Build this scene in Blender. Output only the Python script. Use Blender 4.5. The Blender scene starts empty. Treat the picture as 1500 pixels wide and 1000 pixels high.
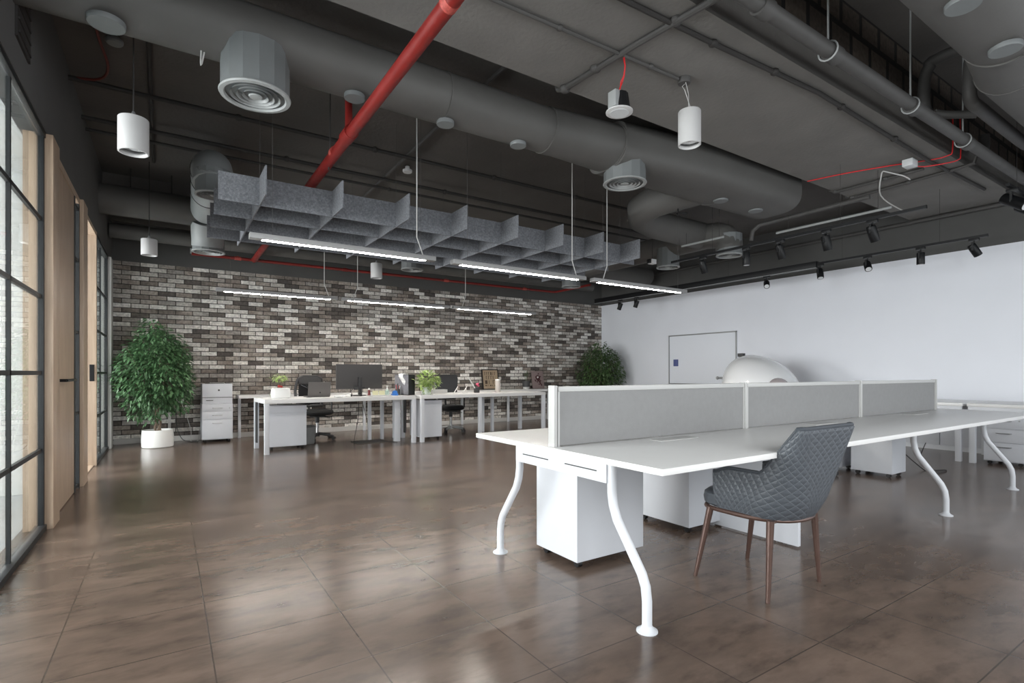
import bpy, bmesh, math, random
from mathutils import Vector, Matrix
random.seed(7)
PI = math.pi
SC = bpy.context.scene
COL = SC.collection
WM = {}            # world matrices of objects (set by hand, no depsgraph needed)

# ------------------------------------------------------------------ mesh collector
class MB:
    def __init__(s):
        s.bm = bmesh.new(); s.uv = None
    def _add(s, vs, fs, mtx=None):
        bv = [s.bm.verts.new(Vector(v) if mtx is None else mtx @ Vector(v)) for v in vs]
        out = []
        for f in fs:
            try: out.append(s.bm.faces.new([bv[i] for i in f]))
            except ValueError: pass
        return bv, out
    def box(s, x0, y0, z0, x1, y1, z1, b=0.0, mtx=None):
        x0, x1 = min(x0, x1), max(x0, x1); y0, y1 = min(y0, y1), max(y0, y1); z0, z1 = min(z0, z1), max(z0, z1)
        vs = [(x0,y0,z0),(x1,y0,z0),(x1,y1,z0),(x0,y1,z0),(x0,y0,z1),(x1,y0,z1),(x1,y1,z1),(x0,y1,z1)]
        fs = [(0,3,2,1),(4,5,6,7),(0,1,5,4),(1,2,6,5),(2,3,7,6),(3,0,4,7)]
        bv, bf = s._add(vs, fs, mtx)
        if b > 0:
            es = list({e for f in bf for e in f.edges})
            bmesh.ops.bevel(s.bm, geom=es, offset=b, segments=2, affect='EDGES', profile=0.6)
        return s
    def prism(s, pts, z0, z1, mtx=None):
        n = len(pts)
        vs = [(p[0], p[1], z0) for p in pts] + [(p[0], p[1], z1) for p in pts]
        fs = [tuple(range(n))[::-1], tuple(range(n, 2*n))] + [(i, (i+1) % n, n+(i+1) % n, n+i) for i in range(n)]
        s._add(vs, fs, mtx); return s
    def loft(s, rings, cap=True, close=True):
        n = len(rings[0]); vs = [p for r in rings for p in r]; fs = []
        for k in range(len(rings)-1):
            for i in range(n if close else n-1):
                a, b = k*n+i, k*n+(i+1) % n
                fs.append((a, b, b+n, a+n))
        if cap:
            fs.append(tuple(range(n))[::-1]); fs.append(tuple(range((len(rings)-1)*n, len(rings)*n)))
        s._add(vs, fs); return s
    def tube(s, path, r, seg=10, cap=True, ry=None):
        P = [Vector(p) for p in path]; n = len(P)
        rs = r if isinstance(r, (list, tuple)) else [r]*n
        T = []
        for i in range(n):
            a = P[min(i+1, n-1)] - P[max(i-1, 0)]
            T.append(a.normalized())
        up = Vector((0, 0, 1)) if abs(T[0].z) < 0.9 else Vector((1, 0, 0))
        u = T[0].cross(up).normalized(); rings = []
        for i in range(n):
            t = T[i]; u = (u - t*u.dot(t)).normalized(); v = t.cross(u)
            k = 1.0
            if 0 < i < n-1:
                d0 = (P[i]-P[i-1]).normalized(); c = d0.dot(t); k = 1.0
            rings.append([P[i] + rs[i]*k*(math.cos(2*PI*j/seg)*u + math.sin(2*PI*j/seg)*v) for j in range(seg)])
        s.loft(rings, cap); return s
    def cyl(s, p0, p1, r, seg=16, r1=None):
        return s.tube([p0, p1], [r, r if r1 is None else r1], seg)
    def lathe(s, prof, c=(0, 0, 0), seg=24, ph=0.0, cap=True):
        rings = [[(c[0]+r*math.cos(ph+2*PI*j/seg), c[1]+r*math.sin(ph+2*PI*j/seg), c[2]+z) for j in range(seg)] for r, z in prof]
        s.loft(rings, cap); return s
    def ball(s, c, rx, ry=None, rz=None, seg=12):
        ry = ry or rx; rz = rz or rx
        m = Matrix.Translation(c) @ Matrix.Diagonal((rx, ry, rz, 1))
        bmesh.ops.create_uvsphere(s.bm, u_segments=seg, v_segments=max(6, seg//2+2), radius=1.0, matrix=m); return s
    def xf(s, m):
        bmesh.ops.transform(s.bm, matrix=m, verts=s.bm.verts); return s

def build(name, mb, mat, parent=None, smooth=None, loc=None, rz=0.0, world=False):
    """link the collected shapes as ONE mesh object. world=True: the vertices are world coordinates"""
    bm = mb.bm
    if smooth is None:
        smooth = 35
    bmesh.ops.recalc_face_normals(bm, faces=bm.faces)
    if parent is not None:
        pm = WM[parent.name]
        if world: bmesh.ops.transform(bm, matrix=pm.inverted(), verts=bm.verts)
        m = Matrix.Identity(4)
    else:
        if loc is not None:
            m = Matrix.Translation(loc) @ Matrix.Rotation(rz, 4, 'Z')
            if world: bmesh.ops.transform(bm, matrix=m.inverted(), verts=bm.verts)
        else:
            xs = [v.co for v in bm.verts]
            c = Vector(((min(v.x for v in xs)+max(v.x for v in xs))/2, (min(v.y for v in xs)+max(v.y for v in xs))/2, min(v.z for v in xs)))
            bmesh.ops.transform(bm, matrix=Matrix.Translation(-c), verts=bm.verts)
            m = Matrix.Translation(c)
    me = bpy.data.meshes.new(name)
    if smooth:
        lim = math.radians(smooth)
        for e in bm.edges:
            if len(e.link_faces) == 2 and e.calc_face_angle(0) > lim: e.smooth = False
        for f in bm.faces: f.smooth = True
    bm.to_mesh(me); bm.free()
    me.materials.append(mat)
    o = bpy.data.objects.new(name, me); COL.objects.link(o)
    if parent is not None:
        o.parent = parent; WM[o.name] = WM[parent.name].copy()
    else:
        o.matrix_world = m; WM[o.name] = m
    return o

def thing(name, label, cat, loc=(0, 0, 0), rz=0.0, group=None):
    o = bpy.data.objects.new(name, None); COL.objects.link(o)
    o.empty_display_size = 0.1
    o.location = loc; o.rotation_euler = (0, 0, rz)
    WM[o.name] = Matrix.Translation(loc) @ Matrix.Rotation(rz, 4, 'Z')
    return tag(o, label, cat, group)

def tag(o, label, cat, group=None):
    o['label'] = label; o['category'] = cat
    if group: o['group'] = group
    return o
def struct(o):
    o['kind'] = 'structure'; return o

def dup(root, loc, rz=0.0, label=None, scale=None):
    kids = {}
    for q in bpy.data.objects:
        if q.parent is not None: kids.setdefault(q.parent.name, []).append(q)
    r = root.copy(); COL.objects.link(r); r.location = loc; r.rotation_euler = (0, 0, rz)
    if scale: r.scale = scale
    if label: r['label'] = label
    for ch in kids.get(root.name, []):
        c = ch.copy(); COL.objects.link(c); c.parent = r
        for g in kids.get(ch.name, []):
            d = g.copy(); COL.objects.link(d); d.parent = c
    S = Matrix.Diagonal((*(scale or (1, 1, 1)), 1))
    WM[r.name] = Matrix.Translation(loc) @ Matrix.Rotation(rz, 4, 'Z') @ S
    return r

# ------------------------------------------------------------------ materials
def s2l(c):
    return tuple(((x/255)/12.92 if x/255 <= 0.04045 else ((x/255+0.055)/1.055)**2.4) for x in c) + (1,)
def newmat(name):
    m = bpy.data.materials.new(name); m.use_nodes = True
    nt = m.node_tree; b = nt.nodes['Principled BSDF']
    return m, nt, b
def N(nt, t, **kw):
    n = nt.nodes.new(t)
    for k, v in kw.items(): setattr(n, k, v)
    return n
def L(nt, a, b): nt.links.new(a, b)
def mat(name, col, rough=0.5, metal=0.0, var=0.0, vscale=8.0, bump=0.0, bscale=60.0, spec=0.5, rvar=0.0, coat=0.0):
    m, nt, b = newmat(name)
    c = s2l(col)
    b.inputs['Roughness'].default_value = rough; b.inputs['Metallic'].default_value = metal
    b.inputs['Specular IOR Level'].default_value = spec
    b.inputs['Coat Weight'].default_value = coat
    tc = N(nt, 'ShaderNodeTexCoord')
    nz = N(nt, 'ShaderNodeTexNoise'); nz.inputs['Scale'].default_value = vscale; nz.inputs['Detail'].default_value = 5
    L(nt, tc.outputs['Object'], nz.inputs['Vector'])
    mr = N(nt, 'ShaderNodeMapRange'); mr.inputs[1].default_value = 0.3; mr.inputs[2].default_value = 0.7
    mr.inputs[3].default_value = 1-var; mr.inputs[4].default_value = 1+var
    L(nt, nz.outputs['Fac'], mr.inputs[0])
    vm = N(nt, 'ShaderNodeVectorMath', operation='SCALE'); vm.inputs[0].default_value = c[:3]
    L(nt, mr.outputs[0], vm.inputs['Scale']); L(nt, vm.outputs[0], b.inputs['Base Color'])
    if rvar:
        m2 = N(nt, 'ShaderNodeMapRange'); m2.inputs[1].default_value = 0.3; m2.inputs[2].default_value = 0.7
        m2.inputs[3].default_value = max(0, rough-rvar); m2.inputs[4].default_value = rough+rvar
        L(nt, nz.outputs['Fac'], m2.inputs[0]); L(nt, m2.outputs[0], b.inputs['Roughness'])
    if bump:
        n2 = N(nt, 'ShaderNodeTexNoise'); n2.inputs['Scale'].default_value = bscale; n2.inputs['Detail'].default_value = 4
        L(nt, tc.outputs['Object'], n2.inputs['Vector'])
        bp = N(nt, 'ShaderNodeBump'); bp.inputs['Strength'].default_value = bump; bp.inputs['Distance'].default_value = 0.01
        L(nt, n2.outputs['Fac'], bp.inputs['Height']); L(nt, bp.outputs[0], b.inputs['Normal'])
    return m
def emis(name, col, strength):
    m, nt, b = newmat(name)
    b.inputs['Base Color'].default_value = s2l((240, 240, 240))
    b.inputs['Emission Color'].default_value = s2l(col); b.inputs['Emission Strength'].default_value = strength
    return m

def ramp(nt, stops, interp='LINEAR'):
    r = N(nt, 'ShaderNodeValToRGB'); cr = r.color_ramp; cr.interpolation = interp
    while len(cr.elements) < len(stops): cr.elements.new(0.5)
    for e, (p, c) in zip(cr.elements, stops): e.position = p; e.color = s2l(c)
    return r

def brick_material(name, stops, axis='x', bw=0.239, bh=0.0742, mortar=0.006, mcol=(46, 43, 40), cluster=0.6):
    m, nt, b = newmat(name)
    g = N(nt, 'ShaderNodeNewGeometry')
    sp = N(nt, 'ShaderNodeSeparateXYZ'); L(nt, g.outputs['Position'], sp.inputs[0])
    cb = N(nt, 'ShaderNodeCombineXYZ'); L(nt, sp.outputs['X' if axis == 'x' else 'Y'], cb.inputs[0]); L(nt, sp.outputs['Z'], cb.inputs[1])
    # a little wobble so that the joints are not ruler straight
    wn = N(nt, 'ShaderNodeTexNoise'); wn.inputs['Scale'].default_value = 9; L(nt, cb.outputs[0], wn.inputs['Vector'])
    ws = N(nt, 'ShaderNodeVectorMath', operation='SCALE'); ws.inputs['Scale'].default_value = 0.006
    L(nt, wn.outputs['Color'], ws.inputs[0])
    wa = N(nt, 'ShaderNodeVectorMath', operation='ADD'); L(nt, cb.outputs[0], wa.inputs[0]); L(nt, ws.outputs[0], wa.inputs[1])
    br = N(nt, 'ShaderNodeTexBrick'); br.offset = 0.5
    br.inputs['Color1'].default_value = (0, 0, 0, 1); br.inputs['Color2'].default_value = (1, 1, 1, 1)
    br.inputs['Mortar'].default_value = (0, 0, 0, 1)
    br.inputs['Scale'].default_value = 1.0; br.inputs['Mortar Size'].default_value = mortar
    br.inputs['Mortar Smooth'].default_value = 0.3; br.inputs['Bias'].default_value = 0
    br.inputs['Brick Width'].default_value = bw; br.inputs['Row Height'].default_value = bh
    L(nt, wa.outputs[0], br.inputs['Vector'])
    cl = N(nt, 'ShaderNodeTexNoise'); cl.inputs['Scale'].default_value = 2.6; cl.inputs['Detail'].default_value = 2; L(nt, cb.outputs[0], cl.inputs['Vector'])
    cm = N(nt, 'ShaderNodeMath', operation='MULTIPLY_ADD'); cm.inputs[1].default_value = cluster; cm.inputs[2].default_value = -cluster/2
    L(nt, cl.outputs['Fac'], cm.inputs[0])
    ad = N(nt, 'ShaderNodeMath', operation='ADD'); L(nt, br.outputs['Color'], ad.inputs[0]); L(nt, cm.outputs[0], ad.inputs[1])
    rp = ramp(nt, stops); L(nt, ad.outputs[0], rp.inputs[0])
    # mottling inside each brick
    mn = N(nt, 'ShaderNodeTexNoise'); mn.inputs['Scale'].default_value = 26; mn.inputs['Detail'].default_value = 8; L(nt, cb.outputs[0], mn.inputs['Vector'])
    mr = N(nt, 'ShaderNodeMapRange'); mr.inputs[1].default_value = 0.3; mr.inputs[2].default_value = 0.7; mr.inputs[3].default_value = 0.68; mr.inputs[4].default_value = 1.3
    L(nt, mn.outputs['Fac'], mr.inputs[0])
    vm = N(nt, 'ShaderNodeVectorMath', operation='SCALE'); L(nt, rp.outputs[0], vm.inputs[0]); L(nt, mr.outputs[0], vm.inputs['Scale'])
    mx = N(nt, 'ShaderNodeMix', data_type='RGBA'); L(nt, br.outputs['Fac'], mx.inputs[0]); L(nt, vm.outputs[0], mx.inputs[6]); mx.inputs[7].default_value = s2l(mcol)
    L(nt, mx.outputs[2], b.inputs['Base Color']); b.inputs['Roughness'].default_value = 0.85
    inv = N(nt, 'ShaderNodeMath', operation='SUBTRACT'); inv.inputs[0].default_value = 1; L(nt, br.outputs['Fac'], inv.inputs[1])
    hm = N(nt, 'ShaderNodeMath', operation='MULTIPLY_ADD'); L(nt, mn.outputs['Fac'], hm.inputs[0]); hm.inputs[1].default_value = 0.35; L(nt, inv.outputs[0], hm.inputs[2])
    bp = N(nt, 'ShaderNodeBump'); bp.inputs['Strength'].default_value = 0.7; bp.inputs['Distance'].default_value = 0.008
    L(nt, hm.outputs[0], bp.inputs['Height']); L(nt, bp.outputs[0], b.inputs['Normal'])
    return m

M_BRICK = brick_material('rustic brick', [(0.0, (84, 79, 76)), (0.15, (104, 97, 91)), (0.28, (138, 128, 120)), (0.4, (168, 158, 149)), (0.5, (146, 141, 136)), (0.64, (182, 176, 169)), (0.78, (210, 206, 200)), (1.0, (232, 229, 224))])
M_BLOCK = brick_material('clay block', [(0.0, (66, 58, 52)), (1.0, (98, 88, 78))], bw=0.34, bh=0.22, mortar=0.03, mcol=(28, 26, 25), cluster=0.0)

def floor_material():
    m, nt, b = newmat('brown stone tile')
    g = N(nt, 'ShaderNodeNewGeometry')
    mp = N(nt, 'ShaderNodeMapping'); mp.inputs['Location'].default_value = (-0.15+5.3, -2.505+4.6, 0); L(nt, g.outputs['Position'], mp.inputs[0])
    br = N(nt, 'ShaderNodeTexBrick'); br.offset = 0.0
    br.inputs['Scale'].default_value = 1; br.inputs['Mortar Size'].default_value = 0.003; br.inputs['Mortar Smooth'].default_value = 0.2
    br.inputs['Brick Width'].default_value = 0.53; br.inputs['Row Height'].default_value = 0.46; br.inputs['Bias'].default_value = 0
    br.inputs['Color1'].default_value = (0, 0, 0, 1); br.inputs['Color2'].default_value = (1, 1, 1, 1)
    L(nt, mp.outputs[0], br.inputs['Vector'])
    st = N(nt, 'ShaderNodeMapping'); st.inputs['Scale'].default_value = (1.6, 3.6, 1); st.inputs['Rotation'].default_value = (0, 0, 0.25); L(nt, g.outputs['Position'], st.inputs[0])
    n1 = N(nt, 'ShaderNodeTexNoise'); n1.inputs['Scale'].default_value = 1.1; n1.inputs['Detail'].default_value = 8; n1.inputs['Roughness'].default_value = 0.62; n1.inputs['Distortion'].default_value = 0.15
    L(nt, st.outputs[0], n1.inputs['Vector'])
    n2 = N(nt, 'ShaderNodeTexNoise'); n2.inputs['Scale'].default_value = 2.4; n2.inputs['Detail'].default_value = 6; n2.inputs['Roughness'].default_value = 0.6; L(nt, st.outputs[0], n2.inputs['Vector'])
    r1 = ramp(nt, [(0.3, (90, 76, 68)), (0.47, (104, 89, 79)), (0.6, (116, 99, 88)), (0.78, (128, 111, 99))]); L(nt, n1.outputs['Fac'], r1.inputs[0])
    r2 = ramp(nt, [(0.26, (112, 110, 112)), (0.5, (238, 238, 238)), (1.0, (255, 255, 255))]); L(nt, n2.outputs['Fac'], r2.inputs[0])
    mu = N(nt, 'ShaderNodeMix', data_type='RGBA', blend_type='MULTIPLY'); mu.inputs[0].default_value = 0.6; L(nt, r1.outputs[0], mu.inputs[6]); L(nt, r2.outputs[0], mu.inputs[7])
    tv = N(nt, 'ShaderNodeMapRange'); tv.inputs[3].default_value = 0.95; tv.inputs[4].default_value = 1.05; L(nt, br.outputs['Color'], tv.inputs[0])
    sc = N(nt, 'ShaderNodeVectorMath', operation='SCALE'); L(nt, mu.outputs[2], sc.inputs[0]); L(nt, tv.outputs[0], sc.inputs['Scale'])
    mx = N(nt, 'ShaderNodeMix', data_type='RGBA'); L(nt, br.outputs['Fac'], mx.inputs[0]); L(nt, sc.outputs[0], mx.inputs[6]); mx.inputs[7].default_value = s2l((70, 60, 53))
    L(nt, mx.outputs[2], b.inputs['Base Color'])
    rr = N(nt, 'ShaderNodeMapRange'); rr.inputs[1].default_value = 0.3; rr.inputs[2].default_value = 0.7; rr.inputs[3].default_value = 0.235; rr.inputs[4].default_value = 0.215
    L(nt, n2.outputs['Fac'], rr.inputs[0]); L(nt, rr.outputs[0], b.inputs['Roughness'])
    b.inputs['Specular IOR Level'].default_value = 0.6
    h = N(nt, 'ShaderNodeMath', operation='MULTIPLY_ADD'); L(nt, br.outputs['Fac'], h.inputs[0]); h.inputs[1].default_value = -1.0; 
    h2 = N(nt, 'ShaderNodeMath', operation='MULTIPLY'); L(nt, n1.outputs['Fac'], h2.inputs[0]); h2.inputs[1].default_value = 0.1; L(nt, h2.outputs[0], h.inputs[2])
    bp = N(nt, 'ShaderNodeBump'); bp.inputs['Strength'].default_value = 0.12; bp.inputs['Distance'].default_value = 0.004
    L(nt, h.outputs[0], bp.inputs['Height']); L(nt, bp.outputs[0], b.inputs['Normal'])
    return m
M_FLOOR = floor_material()

def glass_material():
    m, nt, b = newmat('clear glass'); nt.nodes.remove(b)
    out = nt.nodes['Material Output']
    tr = N(nt, 'ShaderNodeBsdfTransparent'); tr.inputs[0].default_value = (0.89, 0.9, 0.895, 1)
    gl = N(nt, 'ShaderNodeBsdfGlossy'); gl.inputs['Roughness'].default_value = 0.0; gl.inputs[0].default_value = (0.9, 0.93, 0.92, 1)
    fr = N(nt, 'ShaderNodeFresnel'); ge = N(nt, 'ShaderNodeNewGeometry'); io = N(nt, 'ShaderNodeMapRange'); io.inputs[3].default_value = 1.45; io.inputs[4].default_value = 1/1.45
    L(nt, ge.outputs['Backfacing'], io.inputs[0]); L(nt, io.outputs[0], fr.inputs[0])
    mx = N(nt, 'ShaderNodeMixShader'); L(nt, fr.outputs[0], mx.inputs[0]); L(nt, tr.outputs[0], mx.inputs[1]); L(nt, gl.outputs[0], mx.inputs[2])
    L(nt, mx.outputs[0], out.inputs[0]); return m
M_GLASS = glass_material()

def wood_material(name, c0, c1):
    m, nt, b = newmat(name)
    tc = N(nt, 'ShaderNodeTexCoord'); mp = N(nt, 'ShaderNodeMapping'); mp.inputs['Scale'].default_value = (14, 14, 0.9); L(nt, tc.outputs['Object'], mp.inputs[0])
    n = N(nt, 'ShaderNodeTexNoise'); n.inputs['Scale'].default_value = 2.2; n.inputs['Detail'].default_value = 7; n.inputs['Distortion'].default_value = 0.5; L(nt, mp.outputs[0], n.inputs['Vector'])
    r = ramp(nt, [(0.3, c0), (0.7, c1)]); L(nt, n.outputs['Fac'], r.inputs[0]); L(nt, r.outputs[0], b.inputs['Base Color'])
    b.inputs['Roughness'].default_value = 0.42
    return m
M_WOOD = wood_material('ash veneer', (172, 149, 128), (194, 172, 150))

def felt_material():
    m, nt, b = newmat('grey felt')
    tc = N(nt, 'ShaderNodeTexCoord')
    n = N(nt, 'ShaderNodeTexNoise'); n.inputs['Scale'].default_value = 55; n.inputs['Detail'].default_value = 4; L(nt, tc.outputs['Object'], n.inputs['Vector'])
    n2 = N(nt, 'ShaderNodeTexNoise'); n2.inputs['Scale'].default_value = 260; n2.inputs['Detail'].default_value = 2; L(nt, tc.outputs['Object'], n2.inputs['Vector'])
    a = N(nt, 'ShaderNodeMath', operation='ADD'); L(nt, n.outputs['Fac'], a.inputs[0]); L(nt, n2.outputs['Fac'], a.inputs[1])
    h = N(nt, 'ShaderNodeMath', operation='MULTIPLY'); L(nt, a.outputs[0], h.inputs[0]); h.inputs[1].default_value = 0.5
    r = ramp(nt, [(0.36, (98, 100, 105)), (0.5, (117, 120, 125)), (0.64, (140, 142, 147))]); L(nt, h.outputs[0], r.inputs[0]); L(nt, r.outputs[0], b.inputs['Base Color'])
    b.inputs['Roughness'].default_value = 0.95; b.inputs['Specular IOR Level'].default_value = 0.15
    return m
M_FELT = felt_material()

def quilt_material():
    m, nt, b = newmat('quilted grey leather')
    uv = N(nt, 'ShaderNodeTexCoord'); sp = N(nt, 'ShaderNodeSeparateXYZ'); L(nt, uv.outputs['UV'], sp.inputs[0])
    def line(op):
        a = N(nt, 'ShaderNodeMath', operation=op); L(nt, sp.outputs[0], a.inputs[0]); L(nt, sp.outputs[1], a.inputs[1])
        k = N(nt, 'ShaderNodeMath', operation='MULTIPLY'); L(nt, a.outputs[0], k.inputs[0]); k.inputs[1].default_value = 1/0.042
        pp = N(nt, 'ShaderNodeMath', operation='PINGPONG'); L(nt, k.outputs[0], pp.inputs[0]); pp.inputs[1].default_value = 0.5
        return pp, k
    p1, k1 = line('ADD'); p2, k2 = line('SUBTRACT')
    mn = N(nt, 'ShaderNodeMath', operation='MINIMUM'); L(nt, p1.outputs[0], mn.inputs[0]); L(nt, p2.outputs[0], mn.inputs[1])
    # stitches: thin and dashed
    th = N(nt, 'ShaderNodeMath', operation='LESS_THAN'); L(nt, mn.outputs[0], th.inputs[0]); th.inputs[1].default_value = 0.026
    ks = N(nt, 'ShaderNodeMath', operation='MULTIPLY'); L(nt, sp.outputs[1], ks.inputs[0]); ks.inputs[1].default_value = 230
    fr = N(nt, 'ShaderNodeMath', operation='FRACT'); L(nt, ks.outputs[0], fr.inputs[0])
    da = N(nt, 'ShaderNodeMath', operation='LESS_THAN'); L(nt, fr.outputs[0], da.inputs[0]); da.inputs[1].default_value = 0.7
    mu = N(nt, 'ShaderNodeMath', operation='MULTIPLY'); L(nt, th.outputs[0], mu.inputs[0]); L(nt, da.outputs[0], mu.inputs[1])
    mx = N(nt, 'ShaderNodeMix', data_type='RGBA'); L(nt, mu.outputs[0], mx.inputs[0]); mx.inputs[6].default_value = s2l((76, 81, 87)); mx.inputs[7].default_value = s2l((118, 124, 131))
    L(nt, mx.outputs[2], b.inputs['Base Color']); b.inputs['Roughness'].default_value = 0.45
    sq = N(nt, 'ShaderNodeMath', operation='POWER'); L(nt, mn.outputs[0], sq.inputs[0]); sq.inputs[1].default_value = 0.5
    bp = N(nt, 'ShaderNodeBump'); bp.inputs['Strength'].default_value = 0.45; bp.inputs['Distance'].default_value = 0.01
    L(nt, sq.outputs[0], bp.inputs['Height']); L(nt, bp.outputs[0], b.inputs['Normal'])
    return m
M_QUILT = quilt_material()

def leaf_material(name, c0, c1, scale=6):
    m, nt, b = newmat(name)
    g = N(nt, 'ShaderNodeTexCoord'); n = N(nt, 'ShaderNodeTexNoise'); n.inputs['Scale'].default_value = scale; n.inputs['Detail'].default_value = 6; n.inputs['Roughness'].default_value = 0.8
    L(nt, g.outputs['Object'], n.inputs['Vector'])
    r = ramp(nt, [(0.35, c0), (0.65, c1)]); L(nt, n.outputs['Fac'], r.inputs[0]); L(nt, r.outputs[0], b.inputs['Base Color'])
    b.inputs['Roughness'].default_value = 0.38
    return m
M_LEAF = leaf_material('ficus leaf', (30, 62, 38), (108, 146, 100), 30)
M_LEAF2 = leaf_material('dark ficus leaf', (38, 60, 34), (98, 126, 78), 22)
M_POTHOS = leaf_material('pale green leaf', (110, 150, 72), (190, 205, 130), 18)

M_SLAB = mat('dark painted concrete', (112, 110, 107), 0.85, var=0.1, vscale=2.2, bump=0.35, bscale=30)
M_SLAB2 = mat('charcoal painted concrete', (84, 81, 78), 0.9, var=0.12, vscale=1.6, bump=0.5, bscale=22)
M_GREYWALL = mat('grey painted plaster', (84, 84, 83), 0.85, var=0.05, vscale=3)
M_WHITEWALL = mat('white painted plaster', (236, 239, 246), 0.75, var=0.012, vscale=2)
M_DUCT = mat('grey painted duct', (86, 85, 83), 0.6, var=0.06, vscale=3, bump=0.1, bscale=20)
M_DUCT2 = mat('pale grey duct', (150, 154, 154), 0.5, var=0.06, vscale=3)
M_DIFF = mat('diffuser grey', (150, 153, 153), 0.5, var=0.03)
M_DIFFB = mat('diffuser body grey', (112, 116, 117), 0.55, var=0.04)
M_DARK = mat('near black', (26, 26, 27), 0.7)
M_CONDUIT = mat('grey painted conduit', (72, 71, 70), 0.6, var=0.08)
M_CONDUITD = mat('dark conduit', (44, 42, 41), 0.7, var=0.08)
M_RED = mat('red pipe paint', (122, 30, 26), 0.4, var=0.12, vscale=12, rvar=0.1)
M_REDC = mat('red cable', (214, 40, 44), 0.45)
M_REDJ = mat('pale scuffed red', (170, 76, 68), 0.5, var=0.3, vscale=60)
M_WLAM = mat('white laminate', (226, 226, 225), 0.34, var=0.01)
M_WMET = mat('white powder coat', (212, 215, 220), 0.35, var=0.01)
M_WPED = mat('white pedestal steel', (208, 211, 217), 0.4, var=0.012)
M_ALU = mat('white aluminium trim', (190, 190, 188), 0.35, var=0.01)
M_FABRIC = mat('grey screen fabric', (142, 142, 142), 0.9, var=0.03, vscale=30, bump=0.15, bscale=300)
M_WLAMP = mat('white lamp body', (196, 196, 196), 0.45)
M_CHROME = mat('chrome', (200, 200, 200), 0.15, metal=1.0)
M_BLACK = mat('black plastic', (22, 22, 24), 0.4, var=0.05)
M_BLACKM = mat('black metal', (19, 20, 22), 0.45, var=0.05, spec=.3)
M_FRAME = mat('black window frame', (26, 29, 31), 0.5, var=0.04)
M_LENS = mat('frosted lens', (205, 208, 210), 0.3)
M_BRONZE = mat('brown metal leg', (86, 66, 59), 0.34, metal=0.35, var=0.05)
M_LEATHER = mat('smooth grey leather', (70, 75, 81), 0.42, var=0.04)
M_CUSH = mat('black fabric', (16, 16, 17), 0.85, bump=0.1, bscale=200)
M_CHARC = mat('charcoal plastic', (62, 62, 63), 0.5, var=0.04)
M_MON = mat('dark grey monitor back', (64, 62, 62), 0.5)
M_LAP = mat('grey laptop lid', (98, 95, 94), 0.4)
M_PORC = mat('white ceramic', (238, 238, 236), 0.2)
M_TRUNK = mat('pale brown bark', (120, 104, 90), 0.8, var=0.25, vscale=20, bump=0.4)
M_SOIL = mat('potting soil', (44, 36, 30), 0.95, bump=0.6, bscale=60)
M_BLUE = mat('blue plastic', (44, 116, 200), 0.35)
M_ERASER = mat('slate blue plastic', (88, 98, 148), 0.5)
M_PAPER = mat('white paper', (236, 236, 234), 0.8)
M_CREAM = mat('cream card', (228, 226, 188), 0.8)
M_BOARD = mat('tan card', (158, 140, 118), 0.85, var=0.08, vscale=20)
M_PINK = mat('dusty pink canvas', (140, 124, 122), 0.9, var=0.08, vscale=12)
M_MAROON = mat('maroon petal', (70, 34, 38), 0.8)
M_PINKP = mat('pink petal', (214, 92, 124), 0.7)
M_REDP = mat('red plastic', (170, 50, 44), 0.5)
M_SIDEW = mat('pale room paint', (206, 210, 210), 0.8)
M_SIDEF = mat('light grey floor', (176, 180, 182), 0.35, var=0.06, vscale=2)
M_BOARDW = mat('whiteboard enamel', (234, 238, 245), 0.5)
M_SATIN = mat('satin aluminium', (170, 172, 174), 0.35, metal=0.7)
M_BIN = mat('grey bin plastic', (112, 114, 114), 0.6)
M_CORD = mat('white cord', (190, 190, 188), 0.5)
M_GLOSSW = mat('white gloss shell', (236, 238, 240), 0.12, coat=0.6)
M_BASEB = mat('white trunking', (196, 194, 191), 0.5)
M_LED = emis('led strip', (255, 247, 237), 105.0)
M_LHOUSE = mat('grey aluminium housing', (150, 150, 150), 0.4)

# ------------------------------------------------------------------ room dimensions (metres)
XL, XR, YB, YF = -0.72, 9.56, 10.28, -1.8
ZW = 2.88          # top of the brick and of the white wall
ZN, ZM = 4.17, 3.78  # slab over the near bay, slab over the far bay
ZBM = 3.45         # underside of the wide beam
def sbox(name, mat_, *a, b=0.0):
    m = MB(); m.box(*a, b=b); return struct(build(name, m, mat_, smooth=0 if not b else None))

sbox('floor', M_FLOOR, XL-0.15, YF-0.2, -0.12, XR+0.2, YB+0.2, 0)
sbox('ceiling', M_SLAB2, XL-0.15, 3.38, ZM, XR+0.2, YB+0.2, ZM+0.5)
sbox('ceiling', M_SLAB2, XL-0.15, YF-0.2, ZN, XR+0.2, 2.14, ZN+0.15)
sbox('trim_1', M_SLAB, XL, 2.141, ZBM, XR, 3.379, ZN+0.1)                 # wide dropped beam
sbox('trim_2', M_SLAB2, XL, 8.78, 3.42, XR, 9.95, ZM)                     # far beam
sbox('trim_3', M_BLOCK, XL+0.01, 2.11, 3.74, XR-0.01, 2.14, ZN)           # clay block infill on the beam
sbox('wall_back', M_BRICK, XL, YB, 0, XR, YB+0.2, ZW)
sbox('wall_back', M_GREYWALL, XL, YB-0.004, ZW, XR, YB+0.2, ZM)
sbox('wall_right', M_WHITEWALL, XR, YF, 0, XR+0.2, YB, ZW)
sbox('wall_right', M_GREYWALL, XR, YF, ZW, XR+0.2, YB, ZN)
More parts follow.
